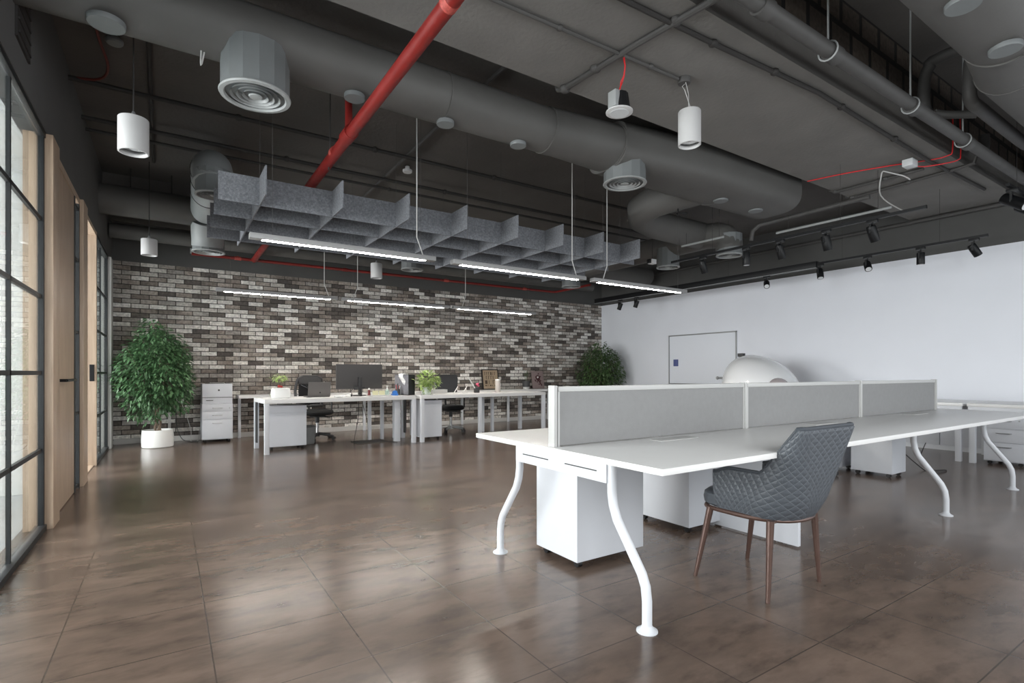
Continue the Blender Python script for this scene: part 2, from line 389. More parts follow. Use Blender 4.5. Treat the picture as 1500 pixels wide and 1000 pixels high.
# left wall: solid behind the camera, grey header over the openings, piers
HZ = 2.83
m = MB(); m.box(XL-0.15, YF, HZ, XL, YB, ZN); m.box(XL-0.15, YF, 0, XL, 0.75, HZ); m.box(XL-0.15, 10.02, 0, XL, YB, HZ)
struct(build('wall_left', m, M_GREYWALL, smooth=0))
m = MB(); m.box(XL-0.12, 9.72, 0, XL+0.03, 10.02, HZ, b=0.004)
struct(build('trim_4', m, M_BASEB))
# wall behind the camera, with the windows the daylight comes through
m = MB()
m.box(XL, YF-0.2, 0, XR, YF, 0.25); m.box(XL, YF-0.2, 2.9, XR, YF, ZN)
for x0, x1 in [(XL, 0.1), (2.9, 3.3), (6.1, 6.5), (9.2, XR)]: m.box(x0, YF-0.2, 0.25, x1, YF, 2.9)
struct(build('wall_front', m, M_GREYWALL, smooth=0))
for i, (x0, x1) in enumerate([(0.1, 2.9), (3.3, 6.1), (6.5, 9.2)]):
    m = MB()
    for a in (x0, (x0+x1)/2-0.02, x1-0.04): m.box(a, YF-0.12, 0.25, a+0.04, YF-0.06, 2.9)
    for z in (0.25, 1.2, 2.86): m.box(x0, YF-0.12, z, x1, YF-0.06, z+0.04)
    w = struct(build('window_%d' % (i+3), m, M_FRAME, smooth=0))
    m = MB(); m.box(x0, YF-0.095, 0.25, x1, YF-0.09, 2.9); build('pane', m, M_GLASS, w, smooth=0, world=True)

# baseboard trunking on the back wall with its risers and sockets
m = MB(); m.box(XL+0.02, YB-0.035, 0, XR, YB-0.001, 0.085, b=0.004); bb = struct(build('baseboard_back', m, M_BASEB))
for x in (0.03,):
    m = MB(); m.box(x-0.02, YB-0.03, 0.085, x+0.02, YB-0.001, 0.62, b=0.003); build('riser', m, M_BASEB, bb, world=True)
m = MB(); m.box(0.1, YB-0.035, 0.62, 0.24, YB-0.001, 0.72, b=0.004); tag(build('wall_socket', m, M_BASEB), 'white wall socket on the brick between ficus and drawer pedestal', 'socket')
m = MB(); m.box(XR-0.02, 4.2, 0, XR-0.001, YB-0.04, 0.08); struct(build('baseboard_right', m, M_BASEB))

# ---------------- glazed partitions in the left wall
def glazing(name, y0, y1, mull, zs):
    m = MB(); t = 0.035
    for y in [y0, y1-t]: m.box(XL-0.045, y, 0.0, XL-0.012, y+t, HZ, b=0.003)
    for y in mull: m.box(XL-0.044, y-0.014, 0.0, XL-0.024, y+0.014, HZ)
    m.box(XL-0.05, y0, 0.0, XL, y1, 0.04, b=0.003); m.box(XL-0.05, y0, HZ-0.035, XL-.005, y1, HZ, b=0.003)
    for z in zs: m.box(XL-0.044, y0, z-0.014, XL-0.024, y1, z+0.014)
    w = struct(build(name, m, M_FRAME))
    ys = [y0+t] + list(mull) + [y1-t]
    for a, b in zip(ys[:-1], ys[1:]):
        g = MB(); g.box(XL-0.038, a, 0.05, XL-0.032, b, HZ-0.04); build('pane', g, M_GLASS, w, smooth=0, world=True)
    return w
ZS = (0.57, 1.12, 1.66, 2.21)
glazing('window_1', 0.75, 4.97, (1.51, 2.36, 3.21, 4.06), ZS)
glazing('window_2', 8.14, 9.72, (8.93,), ZS)
# door 1: closed ash door with black lever
m = MB(); m.box(XL-0.13, 4.97, 0, XL+0.035, 5.24, HZ, b=0.004); m.box(XL-0.13, 5.24, HZ-0.06, XL, 6.98, HZ); m.box(XL-0.13, 6.66, 0, XL+0.03, 6.98, HZ, b=0.004)
d1 = struct(build('door_1', m, M_WOOD))
m = MB(); m.box(XL-0.055, 5.245, 0.01, XL-0.005, 6.32, HZ-0.065, b=0.002); lf = build('door_leaf', m, M_WOOD, d1, world=True)
m = MB(); m.box(XL-0.06, 6.325, 0, XL-0.0, 6.37, HZ-0.06); m.box(XL-0.06, 6.61, 0, XL-0.0, 6.655, HZ-0.06)
for z in (0.02, 0.72, 1.5, 2.2, 2.7): m.box(XL-0.055, 6.37, z, XL-0.005, 6.61, z+0.025)
build('sidelight_frame', m, M_FRAME, d1, world=True)
m = MB(); m.box(XL-0.035, 6.37, 0.02, XL-0.03, 6.61, HZ-0.07); build('pane', m, M_GLASS, d1, smooth=0, world=True)
m = MB(); m.cyl((XL-0.005, 5.40, 1.06), (XL+0.055, 5.40, 1.06), 0.012); m.box(XL-0.005, 5.375, 0.98, XL+0.008, 5.425, 1.12, b=0.004)
m.tube([(XL+0.055, 5.395, 1.06), (XL+0.057, 5.5, 1.06), (XL+0.055, 5.9, 1.06)], 0.012); m.box(XL-0.005, 5.38, 0.86, XL+0.01, 5.42, 0.94, b=0.004)
build('lever_handle', m, M_BLACKM, lf, world=True)
# door 2: open doorway, far jamb with strike plate
m = MB(); m.box(XL-0.16, 8.06, 0, XL+0.004, 8.14, HZ); m.box(XL-0.16, 6.98, HZ-0.05, XL+0.0, 8.06, HZ); m.box(XL-0.16, 6.98, 0.0, XL-0.02, 8.06, 0.012)
d2 = struct(build('door_2', m, M_WOOD, smooth=0))
m = MB(); m.box(XL-0.06, 8.045, 1.02, XL-0.015, 8.06, 1.22, b=0.003); build('strike_plate', m, M_BLACKM, d2, world=True)
# dark grille high in the left wall
m = MB(); m.box(XL, 4.02, 3.03, XL+0.012, 4.36, 3.78)
for i in range(9): m.box(XL+0.012, 4.04, 3.06+i*0.075, XL+0.02, 4.34, 3.075+i*0.075)
tag(build('wall_grille', m, M_CONDUITD, smooth=0), 'dark upright grille high on the left wall above the glazing', 'grille')

# ---------------- the room beyond the glass
sbox('floor', M_SIDEF, -5.0, -1.8, -0.12, XL-0.15, 10.4, -0.002)
sbox('ceiling', M_SIDEW, -5.0, -1.8, 2.95, XL-0.151, 10.4, 3.1)
m = MB(); m.box(-5.1, -1.8, 0, -5.0, 0.2, 3); m.box(-5.1, 10.0, 0, -5.0, 10.4, 3); m.box(-5.1, 0.2, 0, -5.0, 10.0, 0.4); m.box(-5.1, 0.2, 2.7, -5.0, 10, 3)
struct(build('wall_west', m, M_SIDEW, smooth=0))
sbox('wall_north', M_SIDEW, -5.0, 10.3, 0, XL-0.15, 10.4, 2.95)
sbox('wall_south', M_SIDEW, -5.0, -1.9, 0, XL-0.15, -1.8, 2.95)
m = MB(); 
for k in range(8): m.box(-5.06, 0.2+k*1.4-0.02, 0.4, -5.02, 0.2+k*1.4+0.02, 2.7)
for z in (0.4, 1.5, 2.66): m.box(-5.06, 0.2, z, -5.02, 10.0, z+0.04)
struct(build('window_6', m, M_FRAME, smooth=0))
sbox('wall_partition', M_SIDEW, -5.0, 6.52, 0, XL-0.15, 6.6, 2.95)

# ------------------------------------------------------------------ ceiling services
def arc(c, r, a0, a1, n, ax='xy', z=0):
    out = []
    for i in range(n+1):
        a = a0+(a1-a0)*i/n
        if ax == 'xy': out.append((c[0]+r*math.cos(a), c[1]+r*math.sin(a), c[2]))
        elif ax == 'yz': out.append((c[0], c[1]+r*math.cos(a), c[2]+r*math.sin(a)))
        else: out.append((c[0]+r*math.cos(a), c[1], c[2]+r*math.sin(a)))
    return out
def xrings(lst, seg=40, p=2.0):
    R = []
    for x, yc, zc, ry, rz in lst:
        ring = []
        for j in range(seg):
            a = 2*PI*j/seg; c, s_ = math.cos(a), math.sin(a)
            ring.append((x, yc+ry*math.copysign(abs(c)**(2/p), c), zc+rz*math.copysign(abs(s_)**(2/p), s_)))
        R.append(ring)
    return R
YD, ZD = 3.95, 3.39
duct = thing('ventilation_duct', 'long grey spiral duct crossing under the dark slab, widening at right', 'duct', (0.5, YD, ZD))
m = MB(); m.loft(xrings([(XL, YD, ZD, .2, .2), (2.95, YD, ZD, .2, .2)])); build('duct_run', m, M_DUCT, duct, world=True)
m = MB(); m.loft(xrings([(2.95, YD, ZD, .205, .205), (3.1, YD, ZD+.01, .215, .205), (3.75, YD, 3.41, .27, .22)], p=2.1)); build('reducer', m, M_DUCT, duct, world=True)
m = MB(); m.loft(xrings([(3.75, YD, 3.41, .28, .225), (4.5, YD-.02, 3.43, .32, .24), (5.0, YD-.03, 3.45, .36, .26), (6.7, YD-.03, 3.46, .38, .27)], p=3.2)); build('wide_run', m, M_DUCT, duct, world=True)
m = MB()
for x, ry, rz, zc in [(1.9, .2, .2, ZD), (2.95, .205, .205, ZD), (3.75, .28, .225, 3.41), (4.95, .36, .26, 3.45), (5.6, .37, .266, 3.456)]:
    m = MB(); m.loft(xrings([(x-.008, YD-.005, zc, ry+.004, rz+.004), (x+.008, YD-.005, zc, ry+.004, rz+.004)], p=3.0 if x > 4 else 2)); build('joint_band', m, M_DUCT, duct, world=True)
# branch duct that elbows off the wide run to the drops at right
m = MB(); m.tube([(5.55, 4.2, 3.42), (5.4, 4.45, 3.38), (5.28, 4.68, 3.34), (5.3, 4.92, 3.3), (5.5, 5.1, 3.27), (5.85, 5.18, 3.25), (6.4, 5.2, 3.24), (6.92, 5.2, 3.24)], .2, 28); build('elbow_branch', m, M_DUCT, duct, world=True)
m = MB(); m.tube([(6.95, 8.24, 3.22), (6.95, 5.15, 3.22), (6.955, 4.95, 3.2), (6.965, 4.83, 3.15), (6.98, 4.77, 3.07), (6.98, 4.76, 2.95)], .19, 28); build('cross_run', m, M_DUCT, duct, world=True)
m = MB()
for i, t in enumerate([(5.4, 4.45, 3.38)]):
    m.tube([(5.42, 4.43, 3.385), (5.39, 4.48, 3.375)], .205, 28)
build('joint_band', m, M_DUCT, duct, world=True)

trunk = thing('ventilation_duct', 'round dark duct along the back of the room beside the brick wall', 'duct', (0, 8.45, 3.33))
m = MB(); m.tube([(XL, 8.45, 3.34), (9.3, 8.45, 3.34)], .19, 28); build('duct_run', m, M_DUCT, trunk, world=True)
m = MB(); m.tube([(0.45, 8.3, 3.34), (0.44, 7.9, 3.36), (0.42, 7.2, 3.4), (0.4, 6.75, 3.36), (0.4, 6.4, 3.28), (0.4, 6.24, 3.15), (0.4, 6.2, 3.05)], .19, 28)
build('elbow_branch', m, M_DUCT2, trunk, world=True)
m = MB(); m.tube([(0.47, 8.42, 3.22), (0.47, 8.5, 3.1), (0.48, 8.56, 3.0), (0.48, 8.58, 2.9)], .2, 28); build('drop_elbow', m, M_DUCT2, trunk, world=True)
m = MB()
for p0, p1 in [((0.435, 7.62, 3.378), (0.434, 7.6, 3.379)), ((0.42, 7.21, 3.4), (0.42, 7.19, 3.4)), ((0.4, 6.76, 3.362), (0.4, 6.74, 3.359))]: m = MB(); m.tube([p0, p1], .196, 28); build('joint_band', m, M_CONDUITD, trunk, world=True)
for x in (0.05, -0.4):
    m = MB(); m.tube([(x, 8.45, 3.5), (x, 8.45, ZM)], .008, 6); build('hanger_rod', m, M_CONDUITD, trunk, world=True)
m = MB(); m.cyl((0.1, 9.6, 3.2), (9.4, 9.6, 3.2), 0.11, 20); 
m.xf(Matrix.Translation((-0.8, 0, 0))); tag(build('service_pipe', m, M_DUCT), 'thick dark pipe under the far beam just above the brick', 'pipe')

rd = thing('ventilation_duct', 'big smooth grey duct at the top right corner, nearest the camera', 'duct', (4, 1.08, 3.45))
m = MB(); m.loft(xrings([(0.9, 1.12, 3.45, .26, .25), (4.7, 1.12, 3.45, .26, .25)])); build('duct_run', m, M_DUCT, rd, world=True)
m = MB(); m.loft(xrings([(4.7, 1.12, 3.45, .255, .245), (5.3, 1.24, 3.45, .225, .225)])); build('reducer', m, M_DUCT, rd, world=True)
m = MB(); m.loft(xrings([(5.3, 1.24, 3.45, .225, .225), (9.5, 1.24, 3.45, .225, .225)])); build('duct_run', m, M_DUCT, rd, world=True)
m = MB()
for x, y, z, r in [(4.7, 1.12, 3.45, .262), (5.3, 1.24, 3.45, .23)]: m = MB(); m.loft(xrings([(x-.006, y, z, r, r), (x+.006, y, z, r, r)])); build('joint_band', m, M_DUCT, rd, world=True)

# round access caps stuck under the ducts
caps = []
def cap(x, y, z, r, label, first=None):
    m = MB(); m.lathe([(r*.96, 0), (r, 0.006), (r, 0.03), (r*.9, 0.034)], seg=32)
    o = build('duct_cap', m, M_DIFFB, loc=(x, y, z)); tag(o, label, 'duct cap', 'round caps under the ducts')
cap(-0.30, 3.90, 3.165, .095, 'grey disc cap under the long duct, leftmost near the grille')
cap(1.17, 3.93, 3.165, .075, 'grey disc cap under the long duct beside the red riser pipe')
cap(1.92, 3.93, 3.165, .072, 'grey disc cap under the long duct above the first white cord')
cap(2.65, 3.94, 3.165, .072, 'grey disc cap under the long duct just before it widens')
cap(5.55, 3.9, 3.175, .085, 'grey disc cap under the wide duct end, left one of two')
cap(6.27, 3.9, 3.175, .085, 'grey disc cap under the wide duct end, right one of two')
cap(4.48, 1.08, 3.175, .085, 'pale disc under the nearest duct, lower of two at top right')
cap(3.74, 1.08, 3.175, .085, 'pale disc under the nearest duct, cut by the top frame edge')

# ceiling diffusers
def make_diffuser(label, loc, R=0.218, H=0.245):
    t = thing('air_diffuser', label, 'air diffuser', loc, 0, 'round air diffusers')
    m = MB(); m.lathe([(R*.98, 0.012), (R*.98, H)], seg=14, ph=0.2); o = build('collar', m, M_DIFFB, t, smooth=0)
    m = MB(); m.lathe([(R, 0.012), (R*1.02, 0.004), (R, -0.006), (R*.88, -0.008), (R*.84, 0.006)], seg=48, cap=False); build('rim', m, M_DIFF, t)
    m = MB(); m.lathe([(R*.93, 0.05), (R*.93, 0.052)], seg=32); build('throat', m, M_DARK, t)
    for k, rr in enumerate([0.72, 0.55, 0.38]):
        m = MB(); m.lathe([(R*rr, -0.004), (R*(rr-.1), 0.03), (R*(rr-.11), 0.03), (R*(rr-.02), -0.004)], seg=40, cap=False); build('cone_ring', m, M_DIFF, t)
    m = MB(); m.lathe([(R*.2, 0.0), (R*.17, -0.006), (0.002, -0.008)], seg=24); build('core', m, M_DIFF, t)
    return t
d0 = make_diffuser('large round diffuser under the long duct at left, nearest the camera', (0.50, 3.93, 2.99), H=.31)
dup(d0, (3.95, 3.9, 3.07), 0, 'round diffuser under the wide part of the long duct, centre of the ceiling', (1, 1, .7))
dup(d0, (0.40, 6.2, 2.94), 0, 'round diffuser half hidden behind the left end of the felt baffle', (.8, .8, .8))
dup(d0, (0.49, 8.6, 2.83), 0, 'round diffuser under the left elbow, just above the brick wall', (.95, .95, .8))
dup(d0, (3.48, 8.4, 2.87), 0, 'round diffuser low over the brick behind the first linear light', (.85, .85, 1))
dup(d0, (6.8, 8.2, 2.85), 0, 'round diffuser near the brick corner behind the second linear light', (.85, .85, 1))
dup(d0, (6.92, 5.85, 2.86), 0, 'round diffuser right of the felt baffle beside the small white box', (.85, .85, 1))
dup(d0, (6.98, 4.76, 2.86), 0, 'round diffuser behind the upper track light, furthest right', (.85, .85, 1))

# ---------------- red pipes
rp = thing('sprinkler_pipe', 'thick red pipe running overhead towards the brick wall', 'pipe', (1.25, 4, 3.08))
m = MB(); m.tube([(1.25, 0.2, 3.08), (1.25, 9.99, 3.06)], .047, 16); build('pipe_run', m, M_RED, rp, world=True)
m = MB(); m.tube([(1.25, 4.36, 3.08), (1.25, 4.36, ZM)], .03, 12); build('riser', m, M_RED, rp, world=True)
for y in (2.5, 4.78):
    m = MB(); m.tube([(1.25, y-.028, 3.08), (1.25, y+.028, 3.08)], .052, 16); build('coupling', m, M_REDJ, rp, world=True)
m = MB(); m.tube([(1.25, 4.28, 3.08), (1.25, 4.44, 3.08)], .058, 16); build('coupling', m, M_RED, rp, world=True)
m = MB(); m.tube([(1.25, 4.95, 3.13), (1.25, 4.95, ZM)], .006, 6); m.tube([(1.25, 5.0, 3.0), (1.25, 5.0, 3.03)], .006, 6); build('hanger_rod', m, M_CONDUITD, rp, world=True)
r2 = thing('sprinkler_pipe', 'thin red pipe running along the top of the brick wall', 'pipe', (4, 10.0, 3.06))
m = MB(); m.tube([(0.33, 10.0, 3.06), (7.7, 10.0, 3.06)]+arc((7.7, 9.9, 3.06), .1, PI/2, 0, 5)+[(7.8, 8.75, 3.06)], .026, 12); build('pipe_run', m, M_RED, r2, world=True)
for x in (1.0, 2.8, 4.9, 6.9):
    m = MB(); m.cyl((x, 10.0, 3.06), (x, 10.0, 3.1), .012); m.tube([(x-.05, 10, 3.06), (x+.05, 10, 3.06)], .033, 12); build('tee_fitting', m, M_REDJ if x != 2.8 else M_RED, r2, world=True)
m = MB(); m.cyl((0.33, 10.0, 3.06), (0.33, 10, 3.14), .02); build('end_valve', m, M_DIFF, r2, world=True)

# ---------------- conduits
def smooth_path(P, k=5):
    P = [Vector(p) for p in P]; out = []
    for i in range(len(P)-1):
        p0, p1, p2, p3 = P[max(i-1, 0)], P[i], P[i+1], P[min(i+2, len(P)-1)]
        for j in range(k):
            t = j/k
            out.append(.5*((2*p1)+(p2-p0)*t+(2*p0-5*p1+4*p2-p3)*t*t+(3*p1-p0-3*p2+p3)*t**3))
    return out+[P[-1]]
def conduit(path, r, label, mt=None, boxes=(), clips=(), name='conduit', clipmat=None):
    t = thing(name, label, 'conduit' if name == 'conduit' else 'pipe', path[0])
    m = MB(); m.tube(smooth_path(path, 4) if name == 'drain_pipe' and len(path) > 2 else path, r, 14 if name == 'drain_pipe' else 10); build('pipe_run', m, mt or M_CONDUIT, t, world=True)
    for c in clips:
        m = MB(); m.ball((c[0], c[1], c[2]), r*1.9, r*1.9, r*1.5, 8); build('clip', m, mt or M_CONDUIT, t, world=True)
    for bx in boxes:
        m = MB(); m.lathe([(.045, 0), (.05, .01), (.05, .045)], (bx[0], bx[1], bx[2]), 16); build('junction_box', m, mt or M_CONDUIT, t, world=True)
    return t
zc = 3.43
conduit([(2.84, 1.9, zc-.005), (2.76, 2.6, zc), (2.70, 3.36, zc), (2.70, 3.42, zc+.03), (2.70, 3.43, 3.5)], .024, 'pale grey conduit crossing the beam behind the black and white downlight', clips=[(2.80, 2.3, zc+.01), (2.73, 3.0, zc+.01), (2.705, 3.34, zc)])
conduit([(1.2, 2.80, zc), (2.2, 2.77, zc), (3.36, 2.74, zc)], .014, 'thin dark conduit along the beam ending at the pendant lamp box', M_CONDUIT, boxes=[(3.42, 2.73, 3.405)], clips=[(2.2, 2.77, zc), (3.05, 2.745, zc)])
conduit([(1.9, 2.36, zc), (3.2, 2.31, zc), (4.5, 2.24, zc), (7.0, 2.30, zc), (8.6, 2.27, zc)], .018, 'long dark conduit along the near edge of the beam', M_CONDUITD, clips=[(3.2, 2.31, zc), (3.9, 2.27, zc), (4.9, 2.25, zc), (6.0, 2.27, zc)])
conduit([(7.16, 2.42, zc), (7.15, 3.34, zc), (7.15, 3.42, zc+.04)], .018, 'short grey conduit on the beam right of the white junction box', clips=[(7.15, 2.8, zc), (7.15, 3.36, zc+.01)])
conduit([(7.47, 2.02, 3.6), (7.47, 2.06, zc+.01), (7.48, 2.2, zc), (7.57, 3.3, zc), (7.57, 3.42, zc+.04)], .018, 'grey conduit on the beam that turns up over its near edge', clips=[(7.52, 2.7, zc), (7.57, 3.35, zc+.01)])
conduit([(9.48, 1.2, 3.41), (9.48, 3.6, 3.41), (9.48, 8.7, 3.41)], .03, 'smooth grey pipe along the top of the right wall')
conduit([(XL, 5.94, 3.69), (2.4, 5.93, 3.69), (8.9, 5.9, 3.69)], .022, 'dark conduit across the far slab, nearest the long duct', M_CONDUITD, clips=[(0.6, 5.94, 3.69), (2.0, 5.93, 3.69), (3.6, 5.92, 3.69), (5.0, 5.92, 3.69)])
conduit([(XL, 6.78, 3.69), (8.9, 6.75, 3.69)], .022, 'dark conduit across the far slab, middle of three', M_CONDUITD, clips=[(1.2, 6.77, 3.69), (3.3, 6.77, 3.69)])
conduit([(XL, 7.1, 3.69), (8.9, 7.1, 3.69)], .018, 'dark conduit across the far slab, furthest from the camera', M_CONDUITD, clips=[(2.6, 7.1, 3.69)])
conduit([(2.42, 3.4, 3.74), (2.40, 5.0, 3.73), (2.44, 7.9, 3.73)], .018, 'pale conduit crossing the three dark ones on the far slab')
conduit([(-0.12, 4.1, 3.74), (-0.14, 7.9, 3.74)], .018, 'dark conduit on the slab above the nearest left pendant', M_CONDUITD)
# bigger pipes of the near bay
bp_ = conduit([(0.6, 1.85, 3.355), (9.45, 1.85, 3.375)], .05, 'thick grey drain pipe hung on rods in front of the beam', name='drain_pipe')
for x in (3.05, 3.9, 5.25, 6.5):
    m = MB(); m.tube([(x-.05, 1.85, 3.357), (x+.06, 1.85, 3.357)], .06, 16); build('coupling', m, M_CONDUIT, bp_, world=True)
for x in (3.84, 5.2, 6.4):
    m = MB(); m.tube([(x, 1.85, 3.43), (x, 1.85, ZN)], .007, 6)
    m.tube([(x, 1.85+.064*math.sin(a), 3.357+.064*math.cos(a)) for a in [i*2*PI/16 for i in range(17)]], .006, 6)
    build('hanger_rod', m, M_DIFF, bp_, world=True)
conduit([(5.88, 0.9, 4.0), (5.9, 1.85, 4.0), (5.91, 1.95, 3.96), (5.92, 1.99, 3.88), (5.92, 2.0, 3.7), (5.94, 2.0, 3.6), (6.05, 2.0, 3.56), (6.4, 2.0, 3.55), (7.4, 2.0, 3.55), (7.55, 2.0, 3.6), (7.56, 2.0, 3.75)], .05, 'lagged grey pipe that drops and turns under the clay blocks', name='drain_pipe')
conduit([(5.72, 0.9, 3.95), (5.75, 1.5, 3.94), (5.76, 1.6, 3.85), (5.76, 1.62, 3.55), (5.82, 1.62, 3.46), (6.0, 1.6, 3.43), (7.2, 1.6, 3.43), (7.3, 1.6, 3.46), (7.34, 1.6, 3.6)], .05, 'lagged grey pipe looping beside the nearest duct', name='drain_pipe')
conduit([(5.95, 1.93, 3.53), (6.02, 1.85, 3.5), (6.1, 1.66, 3.45)], .035, 'short grey link pipe between the two lagged pipes', name='drain_pipe')
# red and other cables
def cable(path, r, mt, label, name='cable'):
    m = MB(); m.tube(smooth_path(path), r, 6); return tag(build(name, m, mt), label, 'cable')
cable([(6.5, 3.37, 3.445), (6.6, 3.0, 3.442), (6.78, 2.6, 3.442), (6.95, 2.3, 3.44), (6.97, 2.14, 3.44), (6.97, 2.1, 3.5), (6.97, 2.1, 3.9)], .006, M_REDC, 'thin red cable crossing the beam and climbing its near edge')
cable([(6.9, 2.42, 3.41), (7.0, 2.36, 3.40), (7.15, 2.2, 3.42), (7.2, 2.12, 3.44), (7.2, 2.1, 3.5), (7.18, 2.1, 3.9)], .006, M_REDC, 'pair of red wires leaving the white junction box on the beam')
m = MB(); m.box(6.72, 2.37, 3.37, 6.86, 2.47, 3.445, b=0.006); tag(build('junction_box', m, M_LENS), 'small white junction box under the beam with red wires', 'junction box')
cable([(6.9, 2.72, 3.445), (6.9, 2.74, 3.4), (6.84, 2.72, 3.15), (6.55, 2.4, 2.85), (6.35, 2.25, 2.79)], .007, M_CORD, 'white cord curling from the beam down to the upper light track')
cable([(6.9, 2.72, 3.445), (7.0, 2.66, 3.42), (7.08, 2.58, 3.38), (7.07, 2.52, 3.32), (7.0, 2.52, 3.33)], .007, M_CORD, 'white hooked cord end under the beam beside the curling cord')
cable([(-0.42, 3.9, 3.74), (-0.45, 5.0, 3.72), (-0.42, 5.6, 3.72), (-0.5, 5.85, 3.70), (-0.715, 5.95, 3.70)], .011, mat('dull red cable', (96, 36, 30), .6), 'dull red cable on the slab above the near left pendant')
conduit([(7.0, 2.9, 3.22), (7.0, 4.1, 3.21), (6.97, 4.28, 3.2), (6.94, 4.36, 3.13), (6.93, 4.38, 3.0)], .028, 'grey pipe with a turned-down end beneath the wide duct end')
cable([(5.39, 4.40, 3.20), (5.36, 4.36, 3.13), (5.45, 4.32, 3.12), (5.5, 4.36, 3.15), (5.4, 4.42, 3.14), (5.38, 4.38, 3.1), (5.5, 4.5, 3.15)], .007, M_DARK, 'small tangle of black wire under the branch duct')
cable([(0.2, 3.93, 3.19), (0.18, 3.93, 3.12), (0.2, 3.90, 3.6)][::-1], .005, M_CORD, 'short grey wire hanging on the long duct left of the big diffuser')
m = MB(); m.lathe([(.055, 0), (.06, .012), (.06, .03), (.03, .04), (.03, .075)], (2.59, 6.41, 3.705), 24); tag(build('smoke_detector', m, M_WLAMP), 'white smoke detector disc on the far slab above the felt baffle', 'smoke detector')
m = MB(); m.lathe([(.05, 0), (.06, .012), (.06, .03), (.03, .06)], (-0.35, 5.2, 3.72), 24); tag(build('smoke_detector', m, M_DIFFB), 'grey smoke detector on the slab up and left of the near left pendant', 'smoke detector')
t = thing('motion_sensor', 'small white box sensor hanging on a wire right of the felt baffle', 'sensor', (6.06, 5.42, 2.78))
m = MB(); m.box(-.05, -.04, -.035, .05, .04, .035, b=.005); build('housing', m, M_WLAMP, t)
m = MB(); m.box(-.085, -.03, -.03, -.052, .03, .03, b=.004); build('cap', m, M_BLACK, t)
m = MB(); m.tube([(0, 0, .035), (0, 0, 1.0)], .003, 5); build('wire', m, M_CONDUITD, t)
# battens hung near the right ducts
for (a, b, lab) in [((6.78, 3.92, 2.98), (6.8, 2.6, 2.98), 'long pale batten hung beside the upper light track'), ((6.33, 5.1, 2.98), (6.36, 4.42, 2.98), 'short grey batten hung beneath the branch duct')]:
    t = thing('hanging_batten', lab, 'batten', a)
    m = MB(); m.tube([a, b], .015, 8); build('rail', m, M_DIFF, t, world=True)
    for f in (.12, .9):
        q = [a[i]+(b[i]-a[i])*f for i in range(3)]
        m = MB(); m.tube([q, (q[0], q[1], 3.18 if f < .5 else 3.44)], .003, 5); build('hanger_wire', m, M_CONDUITD, t, world=True)

# ---------------- felt baffle grid
gx = [0.72+0.661*i for i in range(8)]; gy = [5.37, 5.9, 6.43, 6.96]
zb, zt = 2.672, 2.93
baf = thing('acoustic_baffle', 'grey felt lattice baffle hanging over the desks by the brick', 'acoustic baffle', (3.0, 6.1, zb))
for x in gx:
    m = MB(); m.box(x-.006, 5.0, zb, x+.006, 7.22, zt); build('cross_panel', m, M_FELT, baf, smooth=0, world=True)
for y in gy:
    m = MB(); m.box(0.38, y-.006, zb+.001, 5.62, y+.006, zt-.001); build('long_panel', m, M_FELT, baf, smooth=0, world=True)
for x in gx[::2]+[gx[7]]:
    for y in (5.37, 6.96):
        m = MB(); m.tube([(x, y, zt), (x, y, ZM)], .0016, 5); build('hanger_wire', m, M_CONDUIT, baf, world=True)

# ---------------- linear lights
def linear_light(x0, x1, y, z, label, cord_left):
    t = thing('linear_light', label, 'linear light', (x0, y, z), 0, 'slim linear pendant lights')
    m = MB(); m.box(x0, y-.045, z, x1, y+.045, z+.045, b=.003); build('housing', m, M_LHOUSE, t, world=True)
    a, b = x0+.10, x1-.10
    m = MB(); m.box(a, y-.014, z-.002, b, y+.03, z+.004); build('diffuser_strip', m, M_LED, t, smooth=0, world=True)
    for xa, dx in ((x0+.18, .0), (x1-.12, -.03)):
        thick = (xa < (x0+x1)/2) == cord_left
        top = 3.76 if y < 8 else 3.4
        if thick:
            s = .07 if not cord_left else .07
            m = MB(); m.tube([(xa, y, z+.04), (xa-s if not cord_left else xa+s, y, z+.22), (xa-s if not cord_left else xa+s, y, top)], .0055, 6); build('power_cord', m, M_CORD, t, world=True)
        m = MB(); m.tube([(xa+dx, y, z+.04), (xa+dx, y, top)], .0018, 5); build('hanger_wire', m, M_CONDUIT, t, world=True)
Y1, Z1 = 4.9, 2.25
linear_light(0.575, 2.27, Y1, Z1, 'lit linear pendant hanging below the felt baffle, nearest and leftmost', False)
linear_light(2.47, 4.27, Y1, Z1, 'lit linear pendant, middle one of the nearer row', False)
linear_light(4.40, 6.15, Y1, Z1, 'lit linear pendant, right end of the nearer row', True)
Y2 = 8.3
linear_light(0.56, 2.2, Y2, Z1, 'lit linear pendant over the left desk against the brick', False)
linear_light(2.27, 4.12, Y2, Z1, 'lit linear pendant of the far row, middle one', True)
linear_light(4.20, 5.98, Y2, Z1, 'lit linear pendant of the far row, right one', True)

# ---------------- white cylinder pendants
def pendant(loc, top, label, H=.23):
    t = thing('cylinder_pendant', label, 'pendant lamp', loc, 0, 'white cylinder pendants'); R = .088
    m = MB(); m.lathe([(R*.86, .02), (R*.9, 0), (R, .002), (R, H-.004), (R*.97, H)], seg=36, cap=False); m.lathe([(R*.97, H), (R*.96, H+.001)], seg=36); build('shade', m, M_WLAMP, t)
    m = MB(); m.lathe([(R*.86, .03), (R*.6, .045), (R*.3, .06)], seg=28); build('reflector', m, M_CHROME, t)
    m = MB(); m.lathe([(R*.28, .028), (R*.26, .026)], seg=16); build('bulb', m, M_LENS, t)
    m = MB(); m.lathe([(.02, H), (.02, H+.02), (.007, H+.05)], seg=12); build('gland', m, M_SATIN, t)
    m = MB(); m.tube([(0, 0, H+.02), (0, 0, top-loc[2])], .005, 6); build('cord', m, M_CONDUITD, t)
    return t
